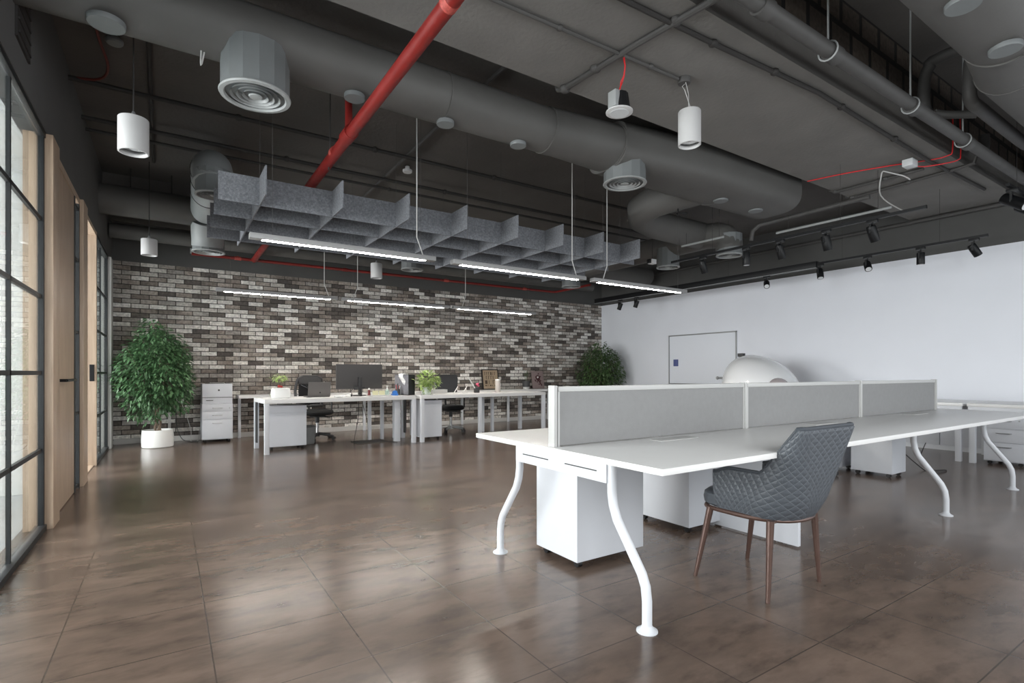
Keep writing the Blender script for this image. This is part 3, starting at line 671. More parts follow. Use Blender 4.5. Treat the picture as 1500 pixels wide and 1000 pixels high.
pA = pendant((-0.19, 4.36, 2.6), ZM, 'white cylinder pendant at upper left, nearest the glazing')
pendant((-0.19, 8.05, 2.6), ZM, 'white cylinder pendant above the left ficus', .2)
pendant((2.74, 8.05, 2.6), ZM, 'small white cylinder pendant in front of the brick, centre')
t = thing('cylinder_pendant', 'tall white cylinder lamp wired to a box on the pale beam', 'pendant lamp', (3.42, 2.68, 2.9), 0, 'white cylinder pendants')
R = .086; H = .265
m = MB(); m.lathe([(R*.86, .02), (R*.9, 0), (R, .002), (R, H-.004), (R*.97, H)], seg=36, cap=False); m.lathe([(R*.97, H), (R*.96, H+.001)], seg=36); build('shade', m, M_WLAMP, t)
m = MB(); m.lathe([(R*.86, .03), (R*.6, .045), (R*.3, .06)], seg=28); build('reflector', m, M_CHROME, t)
m = MB(); m.tube([(-.01, 0, H), (-.012, 0, .4), (-.01, .03, .51)], .003, 5); m.tube([(.03, 0, H), (-.03, 0, .37), (-.06, .0, .42), (-.05, .03, .46), (.01, .05, .51)], .003, 5); build('wires', m, M_CORD, t)
# recessed downlight dangling from its wires
t = thing('downlight', 'black and white downlight dangling on red wires from the beam', 'downlight', (2.84, 2.86, 3.07))
m = MB(); m.lathe([(.088, .0), (.1, .004), (.1, .012), (.07, .02)], seg=36); build('trim_ring', m, M_WLAMP, t)
m = MB(); m.lathe([(.072, -.002), (.07, -.004)], seg=30); build('lens', m, M_LENS, t)
m = MB(); m.lathe([(.08, .02), (.08, .04), (.066, .14), (.055, .146)], seg=12, cap=True); build('heat_sink', m, M_BLACK, t, smooth=0)
m = MB(); m.box(-.088, -.05, .02, -.045, .03, .14, b=.003); build('driver_plate', m, M_DIFF, t)
m = MB(); m.lathe([(.014, .145), (.012, .17)], seg=10); build('gland', m, M_PORC, t)
m = MB(); m.tube([(0, 0, .165), (.01, 0, .2), (.03, 0, .24), (.03, -.02, .28), (0, -.06, .33), (-.06, -.1, .355)], .005, 6)
m.tube([(0, 0, .165), (.02, .01, .2), (.015, 0, .24), (.025, -.02, .28), (0, -.06, .325), (-.06, -.11, .35)], .004, 6); build('wires', m, M_REDC, t)

# ---------------- track lights
def spot_mesh(L_=.16, r=.048):
    m = MB(); m.lathe([(r*.8, 0.01), (r*.95, 0), (r, .004), (r, L_-.01), (r*.92, L_)], seg=24, cap=True); return m
spot_cache = {}
def spotlight(loc, tilt, yaw, label, L_=.17, r=.047):
    t = thing('track_spotlight', label, 'spotlight', loc, 0, 'black spotlights on the tracks')
    m = MB(); m.box(-.02, -.05, -.03, .02, .05, .0, b=.003); build('adapter', m, M_BLACKM, t)
    m = MB(); m.cyl((0, 0, -.03), (0, 0, -.055), .008, 10); m.box(-.055, -.01, -.062, .0, .01, -.052); m.box(-.06, -.01, -.15, -.052, .01, -.052); build('bracket', m, M_BLACKM, t)
    R = Matrix.Translation((0, 0, -.13)) @ Matrix.Rotation(yaw, 4, 'Z') @ Matrix.Rotation(tilt, 4, 'X') @ Matrix.Translation((0, 0, -L_*.6))
    b = spot_mesh(L_, r); b.xf(R); build('lamp_head', b, M_BLACKM, t)
    b = MB(); b.lathe([(r*.78, -.001), (r*.7, -.0015)], seg=20); b.xf(R); build('lens', b, M_LENS, t)
def track(a, b, label, wires, hz=.032, wd=.016, top=3.44):
    t = thing('light_track', label, 'light track', a)
    m = MB(); d = (Vector(b)-Vector(a)); 
    if abs(d.y) > abs(d.x): m.box(a[0]-wd, a[1], a[2], a[0]+wd, b[1], a[2]+hz)
    else: m.box(a[0], a[1]-wd, a[2], b[0], a[1]+wd, a[2]+hz)
    build('rail', m, M_BLACKM, t, smooth=0, world=True)
    for w in wires:
        m = MB(); m.tube([(w[0], w[1], a[2]+hz), (w[0], w[1], w[2])], .002, 5); build('hanger_wire', m, M_CONDUITD, t, world=True)
track((6.29, 2.1, 2.75), (6.29, 5.25, 2.75), 'black light track with spotlights, nearer one above the felt end', [(6.29, 2.9, ZBM), (6.29, 4.55, ZM), (6.29, 5.1, ZM)])
for y, ti, ya, lab in [(4.7, .35, .4, 'black spotlight at the far left end of the upper track'), (4.04, .0, 0, 'black spotlight pointing straight down on the upper track'), (3.59, .35, .5, 'black spotlight on the upper track beside the batten end'), (3.05, .3, .5, 'black spotlight on the upper track, second from its near end'), (2.58, .45, .6, 'black spotlight nearest the right end of the upper track')]:
    spotlight((6.29, y, 2.75), ti, -ya-1.2, lab)
t2 = thing('light_track', 'black light track running along the white wall', 'light track', (8.19, 2.13, 2.75))
m = MB(); m.box(8.175, 2.13, 2.75, 8.205, 4.1, 2.78); build('rail', m, M_BLACKM, t2, smooth=0, world=True)
m = MB(); m.box(8.15, 4.1, 2.70, 8.24, 9.0, 2.80, b=.003); build('linear_housing', m, M_BLACKM, t2, world=True)
m = MB(); m.box(8.148, 4.1, 2.697, 8.16, 9.0, 2.703); build('edge_strip', m, M_DIFF, t2, smooth=0, world=True)
for y, z in ((2.6, ZBM), (3.75, ZM), (5.6, ZM)):
    m = MB(); m.tube([(8.19, y, 2.78), (8.19, y, z)], .002, 5); build('hanger_wire', m, M_CONDUITD, t2, world=True)
for y, zz, ti, ya, lab in [(8.22, 2.7, .4, .3, 'black spotlight at the far corner end of the wall track'), (7.75, 2.7, .35, .4, 'black spotlight second from the brick on the wall track'), (4.9, 2.7, -1.0, -1.0, 'black spotlight turned to the camera under the housing end'),
        (4.06, 2.75, -.4, -.9, 'black spotlight where the thick housing meets the thin wall track'), (3.42, 2.75, -.8, -1.0, 'black spotlight with a lit-looking round lens on the wall track'), (2.8, 2.75, 0, 0, 'black spotlight hanging straight down against the white wall'), (2.26, 2.75, .6, -2.2, 'black spotlight at the near right end of the wall track')]:
    spotlight((8.19, y, zz), ti, ya, lab, .15, .045)
t3 = thing('light_track', 'short black track at the right frame edge under the pipes', 'light track', (7.4, 1.74, 3.08))
m = MB(); m.box(7.3, 1.725, 3.06, 9.2, 1.755, 3.09); build('rail', m, M_BLACKM, t3, smooth=0, world=True)
m = MB(); m.tube([(7.6, 1.74, 3.09), (7.6, 1.74, ZN)], .002, 5); m.tube([(8.8, 1.74, 3.09), (8.8, 1.74, ZN)], .002, 5); build('hanger_wire', m, M_CONDUITD, t3, world=True)
spotlight((7.45, 1.74, 3.06), .95, PI-.3, 'large black spotlight at the right frame edge', .24, .058)
spotlight((7.95, 1.74, 3.06), .95, PI-.3, 'second black spotlight just inside the right frame edge', .24, .058)

# ------------------------------------------------------------------ bench workstation
ZT = .74
bench = thing('bench_desk', 'long white shared bench desk with bent tubular legs and grey screens', 'desk', (4.2, 2.15, 0))
m = MB(); m.box(1.63, 1.405, ZT-.027, 6.93, 2.149, ZT, b=.002); build('tabletop', m, M_WLAM, bench, world=True)
m = MB(); m.box(1.63, 2.151, ZT-.027, 6.93, 2.90, ZT, b=.002); build('tabletop', m, M_WLAM, bench, world=True)
for x in (1.72, 6.80):
    m = MB()
    s = 1 if x < 3 else -1
    m.box(x-.012, 1.805, .605, x+.012, 2.565, .712, b=.004); ap = build('end_apron', m, M_WMET, bench, world=True)
    for y0, y1 in ((2.25, 2.49), (1.87, 2.11)):
        m = MB(); m.box(x-s*.014, y0, .652, x-s*.011, y1, .658); build('slot', m, M_CHARC, ap, smooth=0, world=True)
m = MB()
for y in (1.84, 2.5): m.box(1.75, y-.02, .66, 6.79, y+.02, .71)
build('under_beam', m, M_WMET, bench, smooth=0, world=True)
for x in (1.74, 5.12, 6.79):
    for s in (-1, 1):
        yc = 2.185
        P = [(.385, .712), (.385, .56), (.395, .5), (.42, .44), (.57, .24), (.592, .19), (.6, .13), (.6, .012)]
        m = MB(); m.tube([(x, yc+s*a, z) for a, z in P], .022, 14)
        lg = build('leg', m, M_WMET, bench, world=True)
        m = MB(); m.lathe([(.046, .0), (.046, .006), (.03, .014), (.02, .03)], (x, yc+s*.6, 0), 24); build('foot', m, M_WMET, lg, world=True)
m = MB(); m.box(3.36, 1.80, .012, 3.39, 2.56, .71, b=.002); build('middle_panel', m, M_WPED, bench, world=True)
m = MB(); m.cyl((1.9, 1.93, .64), (2.25, 1.93, .64), .008); build('cable_clip', m, M_SATIN, bench, world=True)
for x in (2.45, 4.1, 5.8):
    m = MB(); m.box(x-.16, 1.98, ZT-.001, x+.16, 2.07, ZT+.003, b=.001); build('cable_flap', m, M_ALU, bench, world=True)
# screens: three joined, framed fabric
xs = [1.66, 3.31, 4.98, 6.62]
scr = thing('desk_screen', 'grey fabric desk screen with white frame along the bench centre', 'desk screen', (4.1, 2.15, ZT))
for a, b in zip(xs[:-1], xs[1:]):
    m = MB(); m.box(a+.02, 2.138, ZT+.004, b-.012, 2.162, 1.03); build('fabric_panel', m, M_FABRIC, scr, smooth=0, world=True)
    m = MB(); m.box(a+.022, 2.13, 1.022, b-.014, 2.17, 1.05, b=.004)
    m.box(a+.022, 2.133, ZT, a+.034, 2.167, 1.03); m.box(b-.022, 2.133, ZT, b-.012, 2.167, 1.03); build('panel_frame', m, M_ALU, scr, world=True)
for x in xs:
    m = MB(); m.box(x-.01, 2.125, ZT, x+.012, 2.175, 1.055, b=.003); build('post', m, M_ALU, scr, world=True)

# pedestals
def pedestal(name, x0, y0, x1, y1, z1, label, front='none', cast=.045, seam=True):
    t = thing(name, label, 'pedestal', ((x0+x1)/2, (y0+y1)/2, 0), 0, 'white steel pedestals')
    m = MB(); m.box(x0, y0, cast, x1, y1, z1, b=.004); build('carcass', m, M_WPED, t, world=True)
    if front == '-x':
        zz = [cast+.01, cast+.01+(z1-cast)*.4, cast+.01+(z1-cast)*.7, z1-.006]
        for a, b in zip(zz[:-1], zz[1:]):
            m = MB(); m.box(x0-.014, y0+.006, a, x0-.001, y1-.006, b-.006, b=.002); d = build('drawer', m, M_WPED, t, world=True)
            m = MB(); yc = (y0+y1)/2; zc_ = b-.055
            m.tube([(x0-.014, yc-.07, zc_), (x0-.035, yc-.06, zc_), (x0-.035, yc+.06, zc_), (x0-.014, yc+.07, zc_)], .005, 6); build('handle', m, M_SATIN, d, world=True)
        m = MB(); m.cyl((x0-.014, y0+.05, z1-.055), (x0-.02, y0+.05, z1-.055), .009); build('lock', m, M_SATIN, t, world=True)
    if front == '-y':
        zz = [cast+.01, cast+.01+(z1-cast)*.55, cast+.01+(z1-cast)*.77, z1-.006]
        for a, b in zip(zz[:-1], zz[1:]):
            m = MB(); m.box(x0+.006, y0-.014, a, x1-.006, y0-.001, b-.006, b=.002); d = build('drawer', m, M_WPED, t, world=True)
            m = MB(); xc = (x0+x1)/2; zc_ = b-.06
            m.tube([(xc-.07, y0-.014, zc_), (xc-.06, y0-.032, zc_), (xc+.06, y0-.032, zc_), (xc+.07, y0-.014, zc_)], .005, 6); build('handle', m, M_SATIN, d, world=True)
        m = MB(); m.cyl((x1-.05, y0-.014, z1-.07), (x1-.05, y0-.02, z1-.07), .008); build('lock', m, M_SATIN, t, world=True)
    if front == 'panel':
        m = MB(); m.box(x0, y0-.006, z1-.1, x1, y0-.001, z1-.004); build('top_rail', m, M_WPED, t, world=True, smooth=0)
        m = MB(); m.box(x0+.004, y0-.006, cast+.006, x1-.004, y0-.001, z1-.105); build('back_panel', m, M_WPED, t, world=True, smooth=0)
    for cx in (x0+.05, x1-.05):
        for cy in (y0+.05, y1-.05):
            m = MB(); m.cyl((cx-.015, cy, .022), (cx+.015, cy, .022), .022, 14); m.cyl((cx, cy, .02), (cx, cy, cast+.005), .01, 8); build('caster', m, M_BLACK, t, world=True)
    return t
pedestal('pedestal', 1.935, 2.28, 2.47, 2.67, .60, 'white pedestal on castors under the near left end of the bench')
pedestal('pedestal', 3.02, 2.37, 3.46, 2.87, .60, 'white pedestal under the bench behind the quilted chair')
pedestal('pedestal', 6.40, 2.44, 6.74, 2.84, .60, 'white pedestal under the right half of the bench, streaked with light')
pedestal('pedestal', 6.32, 2.95, 6.75, 3.4, .60, 'white pedestal behind the bench next to the curved chair base')

# ------------------------------------------------------------------ quilted chair
def quilted_chair(loc, rz):
    t = thing('quilted_armchair', 'grey diamond-quilted leather chair with brown metal legs at the bench', 'chair', loc, rz)
    nu, nv = 64, 22
    def plan(u, w):            # u in 0..1 around the back, w 0 at the seat frame .. 1 at the top
        hw = .222+.022*w; yf = .15; yb = -.235-.095*max(w, 0); rad = .19-.15*min(w, 1)
        v, sg = (u, -1) if u <= .5 else (1-u, 1)
        if v < .32: return (sg*hw, yf+(yb+rad-yf)*v/.32)
        if v < .42:
            a = (v-.32)/.10*PI/2; return (sg*(hw-rad+rad*math.cos(a)), yb+rad-rad*math.sin(a))
        return (sg*(hw-rad)*(1-(v-.42)/.08), yb)
    def topz(u):
        v = min(u, 1-u)
        def sm(x, e0, e1):
            x = max(0, min(1, (x-e0)/(e1-e0))); return x*x*(3-2*x)
        return .59+.03*sm(v, .0, .1)-.0-.0*v+.235*sm(v, .268, .345)
    arc_ = [0.0]
    for i in range(nu):
        p, q = plan(i/nu, .5), plan((i+1)/nu, .5); arc_.append(arc_[-1]+math.hypot(p[0]-q[0], p[1]-q[1]))
    bm = bmesh.new(); uvl = bm.loops.layers.uv.new('UVMap')
    grid = []
    for i in range(nu+1):
        u = i/nu; col_ = []
        zt_ = topz(u)
        for j in range(nv+1):
            v = j/nv; z = .395+(zt_-.395)*v
            w = max(0, (z-.395)/.45)
            bulge = 1.0
            x, y = plan(u, w)
            # the shell curves in under the seat
            k = 1-.10*(1-min(1, (z-.395)/.12))**2
            col_.append((bm.verts.new((x*k, y*k, z)), (arc_[i], z)))
        grid.append(col_)
    for i in range(nu):
        for j in range(nv):
            q = [grid[i][j], grid[i+1][j], grid[i+1][j+1], grid[i][j+1]]
            f = bm.faces.new([p[0] for p in q])
            for lp, p in zip(f.loops, q): lp[uvl].uv = p[1]
            f.smooth = True
    me = bpy.data.meshes.new('shell'); bm.normal_update(); bm.to_mesh(me); 
    top = [tuple(grid[i][nv][0].co) for i in range(nu+1)]; bm.free(); me.materials.append(M_QUILT)
    o = bpy.data.objects.new('shell', me); COL.objects.link(o); o.parent = t; WM[o.name] = WM[t.name]
    sf = o.modifiers.new('thick', 'SOLIDIFY'); sf.thickness = .028; sf.offset = 0; 
    bv = o.modifiers.new('soft', 'BEVEL'); bv.width = .008; bv.segments = 2; bv.limit_method = 'ANGLE'; bv.angle_limit = 1.0
    m = MB(); m.tube([(x, y, z+.004) for x, y, z in top], .011, 8); 
    e0 = [tuple(c[0]) for c in []]
    build('piping', m, M_LEATHER, t)
    # seat cushion
    m = MB(); n = 30
    def oval(k, z):
        return [(k*(.222*math.copysign(abs(math.cos(a))**(.5 if math.sin(a) > 0 else .9), math.cos(a))), .03+k*(.25*math.copysign(abs(math.sin(a))**(.5 if math.sin(a) > 0 else .9), math.sin(a))), z) for a in [2*PI*i/n for i in range(n)]]
    m.loft([oval(.9, .395), oval(1.0, .41), oval(1.02, .44), oval(1.0, .465), oval(.92, .482), oval(.6, .49)]); build('seat', m, M_LEATHER, t)
    m = MB(); ring = [(x*.985, y) for x, y, z in oval(1.0, 0)]
    def ringpts(k): return [(x*k, .0+y*k*.98) for x, y in ring]
    pts = [(x, y-.005, .388) for x, y in ringpts(1.0)]
    m.tube(pts+[pts[0]], .012, 8); m.box(-.19, .10, .378, .19, .13, .39); m.box(-.19, -.16, .378, .19, -.13, .39); build('seat_frame', m, M_BRONZE, t)
    for sx in (-1, 1):
        for sy in (-1, 1):
            m = MB(); m.tube([(sx*.205, .02+sy*.17, .392), (sx*.243, .05+sy*.21, 0)], [.019, .0105], 14); build('leg', m, M_BRONZE, t)
    return t
quilted_chair((2.685, 1.615, 0), 0.0)

# ------------------------------------------------------------------ office desks by the brick wall
def hoop_desk(x0, y0, rz, Lx, D, zt_, label, mids=()):
    t = thing('office_desk', label, 'desk', (x0, y0, 0), rz)
    m = MB(); m.box(0, 0, zt_-.06, Lx, D, zt_, b=.003); build('tabletop', m, M_WLAM, t)
    for x in (0.0, Lx-.06):
        for y in (0.0, D-.06):
            m = MB(); m.box(x, y, 0, x+.06, y+.06, zt_-.06, b=.002); build('leg', m, M_WMET, t)
    for x, y, w in mids:
        m = MB(); m.box(x, y, 0, x+w, y+.05, zt_-.06, b=.002); build('leg', m, M_WMET, t)
    m = MB(); m.box(.0, D-.2, .1, .02, D-.12, zt_-.06); build('side_rail', m, M_CHARC, t, smooth=0)
    return t
hoop_desk(1.11, 7.83, .04, 2.24, .82, .755, 'white desk with square legs, left one by the brick wall', mids=[(1.72, .72, .05), (1.95, .75, .05), (2.0, .3, .1)])
hoop_desk(3.42, 7.88, .05, 2.6, .80, .76, 'white desk with square legs, right one by the brick wall', mids=[(1.12, .02, .055), (1.62, .7, .05), (1.84, .7, .05)])
# long console against the brick
cons = thing('console_table', 'long narrow white console table against the brick wall', 'console table', (1.0, 10.0, 0))
m = MB(); m.box(1.0, 9.86, .69, 8.2, 10.22, .745, b=.003); build('tabletop', m, M_WLAM, cons, world=True)
for x in (1.02, 3.2, 5.35, 6.55, 7.7, 8.14):
    m = MB(); m.box(x, 10.16, 0, x+.045, 10.2, .69); build('leg', m, M_WMET, cons, smooth=0, world=True)
pedestal('pedestal', 1.22, 8.25, 1.74, 8.66, .64, 'white pedestal under the left desk by the brick', 'panel')
pedestal('pedestal', 3.52, 8.12, 3.90, 8.6, .66, 'white pedestal under the right desk by the brick', 'panel')
pw = pedestal('pedestal', .46, 9.72, .90, 10.18, .62, 'white three-drawer pedestal standing against the brick wall', '-y')
t = thing('document_shredder', 'white office box unit standing on top of the three-drawer pedestal', 'office machine', (.68, 9.95, .62))
m = MB(); m.box(-.215, -.215, .002, .215, .215, .325, b=.008); build('body', m, M_WPED, t)
m = MB(); m.box(-.215, -.22, .1, .215, -.216, .108); build('seam', m, M_CHARC, t, smooth=0)
m = MB(); m.box(-.17, -.16, .325, .1, .05, .333, b=.002); build('slot_panel', m, M_CHARC, t); m = MB(); m.box(.12, -.16, .325, .2, .05, .333, b=.002); build('control_panel', m, M_CHARC, t)
m = MB(); m.cyl((.02, -.215, .22), (.02, -.222, .22), .014, 16); build('lock', m, M_CHARC, t)
m = MB(); m.box(-.16, -.225, .052, -.06, -.216, .06); build('latch', m, M_CHARC, t, smooth=0)

# ------------------------------------------------------------------ office chairs
def office_chair(loc, rz, label, style):
    t = thing('office_chair', label, 'chair', loc, rz)
    # seat
    n = 28
    def oval(kx, ky, z, yo=0): return [(kx*math.copysign(abs(math.cos(a))**.75, math.cos(a)), yo+ky*math.copysign(abs(math.sin(a))**.75, math.sin(a)), z) for a in [2*PI*i/n for i in range(n)]]
    m = MB(); m.loft([oval(.21, .2, .42), oval(.24, .235, .44), oval(.245, .24, .47), oval(.23, .225, .5), oval(.15, .15, .51)]); build('seat', m, M_CUSH, t)
    # back frame / panel at +y side of local frame (chair faces -y)
    rows = []
    if style == 'mesh':
        fr = []
        for j in range(9):
            z = .56+.46*j/8
            fr.append((z, .21+.03*math.sin(PI*j/8), .24+.05*math.sin(PI*j/8*.9)-.0*j))
        m = MB(); L1 = [(-w, y, z) for z, w, y in fr]; R1 = [(w, y, z) for z, w, y in fr]
        m.tube([(0, .2, .56)]+L1+[(-.12, .265, 1.06), (.12, .265, 1.06)]+R1[::-1]+[(0, .2, .56)], .022, 8); build('back_frame', m, M_CHARC, t)
        m = MB(); m.box(-.2, .245, .93, .2, .275, 1.05, b=.01); build('head_band', m, M_CHARC, t)
        m = MB()
        for j in range(8):
            z = .6+.04*j
            m.tube([(-.22, .26, z), (0, .3, z+.02), (.22, .26, z)], .004, 5)
        m.box(-.19, .27, .58, .19, .274, .95); build('back_mesh', m, M_BLACK, t)
        m = MB()
        for k in (-.17, -.08, .08, .17): m.tube([(0, .25, .84), (k, .24, .92)], .005, 5)
        build('back_ribs', m, M_CHROME, t)
    else:
        m = MB(); rings = []
        for z, w, y in [(.60, .17, .24), (.64, .2, .25), (.8, .225, .27), (1.0, .235, .27), (1.07, .22, .265), (1.09, .19, .26)]:
            rings.append([(-w, y-.02, z), (-w+.02, y+.02, z), (w-.02, y+.02, z), (w, y-.02, z), (w-.02, y-.04, z), (-w+.02, y-.04, z)])
        m.loft(rings); build('backrest', m, M_BLACK, t)
    m = MB(); m.tube([(0, .05, .41), (0, .26, .42), (0, .3, .55), (0, .29, .7)], .02, 8); build('back_stem', m, M_CHARC, t)
    for s in (-1, 1):
        m = MB(); m.tube([(s*.22, .05, .44), (s*.29, .05, .46), (s*.29, .05, .64)], .014, 8); m.box(s*.29-.035, -.12, .64, s*.29+.035, .13, .668, b=.01); build('armrest', m, M_CHARC if style == 'mesh' else M_BLACK, t)
    m = MB(); m.cyl((0, 0, .1), (0, 0, .3), .025, 14); build('gas_lift', m, M_CHROME, t)
    m = MB(); m.cyl((0, 0, .29), (0, 0, .42), .035, 14); m.box(-.09, -.1, .385, .09, .1, .42, b=.008); m.tube([(.06, 0, .39), (.22, -.02, .36)], .007, 6); build('tilt_mechanism', m, M_BLACK, t)
    m = MB(); m.lathe([(.045, .06), (.045, .12)], seg=16)
    for k in range(5):
        a = 2*PI*k/5+.3; m.tube([(.03*math.cos(a), .03*math.sin(a), .105), (.29*math.cos(a), .29*math.sin(a), .07)], [.024, .015], 8)
    build('star_base', m, M_BLACK if style == 'mesh' else M_SATIN, t)
    for k in range(5):
        a = 2*PI*k/5+.3; x, y = .29*math.cos(a), .29*math.sin(a)
        m = MB(); px, py = -math.sin(a)*.02, math.cos(a)*.02
        m.cyl((x-px*1.3, y-py*1.3, .03), (x-px*.3, y-py*.3, .03), .03, 14); m.cyl((x+px*.3, y+py*.3, .03), (x+px*1.3, y+py*1.3, .03), .03, 14); m.cyl((x, y, .03), (x, y, .08), .008, 8); build('caster', m, M_BLACK, t)
    return t
office_chair((2.10, 9.15, 0), .25, 'black mesh office chair behind the left desk by the brick', 'mesh')
office_chair((4.50, 8.98, 0), -.12, 'black solid-backed office chair behind the right desk by the brick', 'solid')
# low swivel chair beyond the bench, only its curved base and castors show
t = thing('swivel_chair', 'pale swivel chair beyond the bench, only curved base and castor visible', 'chair', (5.86, 3.13, 0))
m = MB(); m.lathe([(.2, .42), (.24, .45), (.24, .5), (.2, .53)], seg=28); build('seat', m, M_LEATHER, t)
m = MB(); m.lathe([(.02, .1), (.02, .42)], seg=12); build('gas_lift', m, M_CHROME, t)
for k in range(5):
    a = 2*PI*k/5-.82
    c, s_ = math.cos(a), math.sin(a)
    m = MB(); m.tube([(0, 0, .13), (.14*c, .14*s_, .135), (.27*c, .27*s_, .11), (.36*c, .36*s_, .07)], [.03, .025, .02, .014], 10); lg = build('base_arm', m, M_SATIN, t)
    m = MB(); m.cyl((.36*c-.022*s_, .36*s_+.022*c, .028), (.36*c+.022*s_, .36*s_-.022*c, .028), .028, 14); build('caster', m, M_BLACK, t)
m = MB(); m.box(-.2, .2, .55, .2, .24, .9, b=.015); m.box(-.03, .17, .45, .03, .2, .7); build('backrest', m, M_LEATHER, t)

# ------------------------------------------------------------------ objects on the desks
D1 = .755
t = thing('monitor', 'wide dark grey monitor seen from behind on the left desk', 'monitor', (2.55, 8.3, D1))
m = MB(); m.box(-.365, -.02, .11, .365, .02, .50, b=.006); build('casing', m, M_MON, t)
m = MB(); m.box(-.355, .02, .12, .355, .0215, .49); build('screen', m, M_BLACK, t, smooth=0)
m = MB(); m.box(-.03, -.045, .02, .03, -.02, .3, b=.005); m.box(-.12, -.09, 0, .12, .1, .012, b=.004); build('stand', m, M_BLACK, t)
m = MB(); m.box(-.1, -.05, .1, -.0, -.02, .16, b=.008); m.box(.02, -.05, .11, .07, -.02, .15, b=.006); build('cable_clamp', m, M_BLACK, t)
t = thing('laptop', 'grey laptop seen from behind its lid on the left desk', 'laptop', (1.91, 8.22, D1), .05)
m = MB(); m.box(-.165, 0, 0, .165, .23, .016, b=.003); build('keyboard_deck', m, M_LAP, t)
m = MB(); m.box(-.165, -.004, 0, .165, .004, .222, b=.002); m.xf(Matrix.Translation((0, -.01, .012)) @ Matrix.Rotation(.22, 4, 'X')); lid = build('lid', m, M_LAP, t)
m = MB(); m.cyl((0.01, -.006, .06), (0.01, -.0035, .06), .012, 12); m.xf(Matrix.Translation((0, -.01, .012)) @ Matrix.Rotation(.22, 4, 'X')); build('emblem', m, M_BLACK, lid)
# bonsai-like plant in white pot
t = thing('potted_plant', 'small leafy plant in a rounded white pot at the left desk end', 'potted plant', (1.36, 8.12, D1))
m = MB(); n = 28
def sq(kx, ky, z): return [(kx*math.copysign(abs(math.cos(a))**.5, math.cos(a)), ky*math.copysign(abs(math.sin(a))**.5, math.sin(a)), z) for a in [2*PI*i/n for i in range(n)]]
m.loft([sq(.105, .07, 0), sq(.128, .09, .015), sq(.13, .092, .08), sq(.118, .083, .145), sq(.11, .077, .15)]); build('pot', m, M_PORC, t)
m = MB(); m.tube([(0, 0, .145), (.01, 0, .2), (-.005, 0, .27)], [.012, .006], 6) if False else m.tube([(0, 0, .145), (.01, 0, .2), (-.005, 0, .27)], .007, 6); build('stem', m, M_TRUNK, t)
def leaves(m, c, R, n, L_, W, droop=.4, shell=.35, seed=1, flat=1.0):
    rnd = random.Random(seed)
    for _ in range(n):
        while True:
            p = Vector((rnd.uniform(-1, 1), rnd.uniform(-1, 1), rnd.uniform(-1, 1)))
            if shell < p.length < 1: break
        lump = 1+.1*math.sin(5*p.x+3*p.z)+.08*math.sin(7*p.y-4*p.z)
        pos = Vector((c[0]+p.x*R[0]*lump, c[1]+p.y*R[1]*lump, c[2]+p.z*R[2]*lump))
        d = (Vector((p.x, p.y, p.z*.4-droop)).normalized()+Vector((rnd.uniform(-.6, .6), rnd.uniform(-.6, .6), rnd.uniform(-.6, .6)))).normalized()
        side = d.cross(Vector((rnd.uniform(-.4, .4), rnd.uniform(-.4, .4), 1))).normalized()
        nrm = side.cross(d)
        l = L_*rnd.uniform(.7, 1.25); w = W*rnd.uniform(.8, 1.2)
        a = pos; b = pos+d*l*.45+side*w/2+nrm*w*.12; c_ = pos+d*l-nrm*l*.1; e = pos+d*l*.45-side*w/2+nrm*w*.12; mid = pos+d*l*.5-nrm*w*.05
        m._add([a, b, c_, e, mid], [(0, 1, 4), (1, 2, 4), (2, 3, 4), (3, 0, 4)])
    return m
m = MB(); leaves(m, (-.01, 0, .295), (.1, .07, .045), 130, .045, .02, seed=5); m.tube([(-.11, .05, .0), (-.14, .05, .06)], .003, 5); build('foliage', m, M_POTHOS, t, smooth=0)
m = MB(); m.ball((-.02, 0, .175), .022); m.ball((.012, -.01, .168), .016); build('ornament', m, M_REDP, t)
t = thing('potted_plant', 'pale green trailing plant in a clear pot on the right desk', 'potted plant', (3.60, 8.08, .762))
m = MB(); m.lathe([(.06, 0), (.075, .004), (.085, .1), (.088, .125), (.08, .125)], seg=28); build('pot', m, mat('celadon glass', (196, 204, 194), .15), t)
m = MB(); leaves(m, (.03, 0, .24), (.19, .14, .12), 260, .085, .042, droop=.15, shell=.2, seed=9); leaves(m, (-.02, -.05, .12), (.1, .05, .09), 50, .06, .03, seed=10)
for k in range(9):
    a = k*.7; m.tube([(0, 0, .1), (.08*math.cos(a), .06*math.sin(a), .2), (.15*math.cos(a), .1*math.sin(a), .27)], .003, 4)
m.tube([(.0, 0, .2), (.04, 0, .33), (.09, 0, .4)], .004, 4); build('foliage', m, M_POTHOS, t, smooth=0)
def single(name, m, mt, loc, label, cat, rz=0, smooth=None, group=None):
    return tag(build(name, m, mt, loc=loc, rz=rz, smooth=smooth), label, cat, group)
t = thing('sanitizer_bottle', 'clear pump bottle on the left desk beside the blue dispenser', 'bottle', (2.95, 8.15, D1))
m = MB(); m.lathe([(.03, 0), (.032, .004), (.032, .08), (.014, .1)], seg=20); build('bottle_body', m, mat('clear green gel', (176, 196, 186), .12), t)
m = MB(); m.lathe([(.014, .1), (.014, .12), (.006, .125), (.006, .15)], seg=12); m.box(-.012, -.03, .148, .012, .012, .16, b=.003); build('pump', m, M_PORC, t)
t = thing('tape_dispenser', 'bright blue tape dispenser on the left desk', 'tape dispenser', (3.07, 8.13, D1))
m = MB(); m.box(-.06, -.025, 0, .05, .025, .03, b=.006); m.lathe([(.035, -.02), (.035, .02)], seg=20); m.bm.verts.ensure_lookup_table(); build('base', m, M_BLUE, t)
m = MB(); m.cyl((.0, -.022, .045), (.0, .022, .045), .038, 20); build('tape_roll', m, M_BLUE, t)
t = thing('pen_holder', 'dark pen holder with red-topped items on the left desk', 'pen holder', (3.17, 8.26, D1))
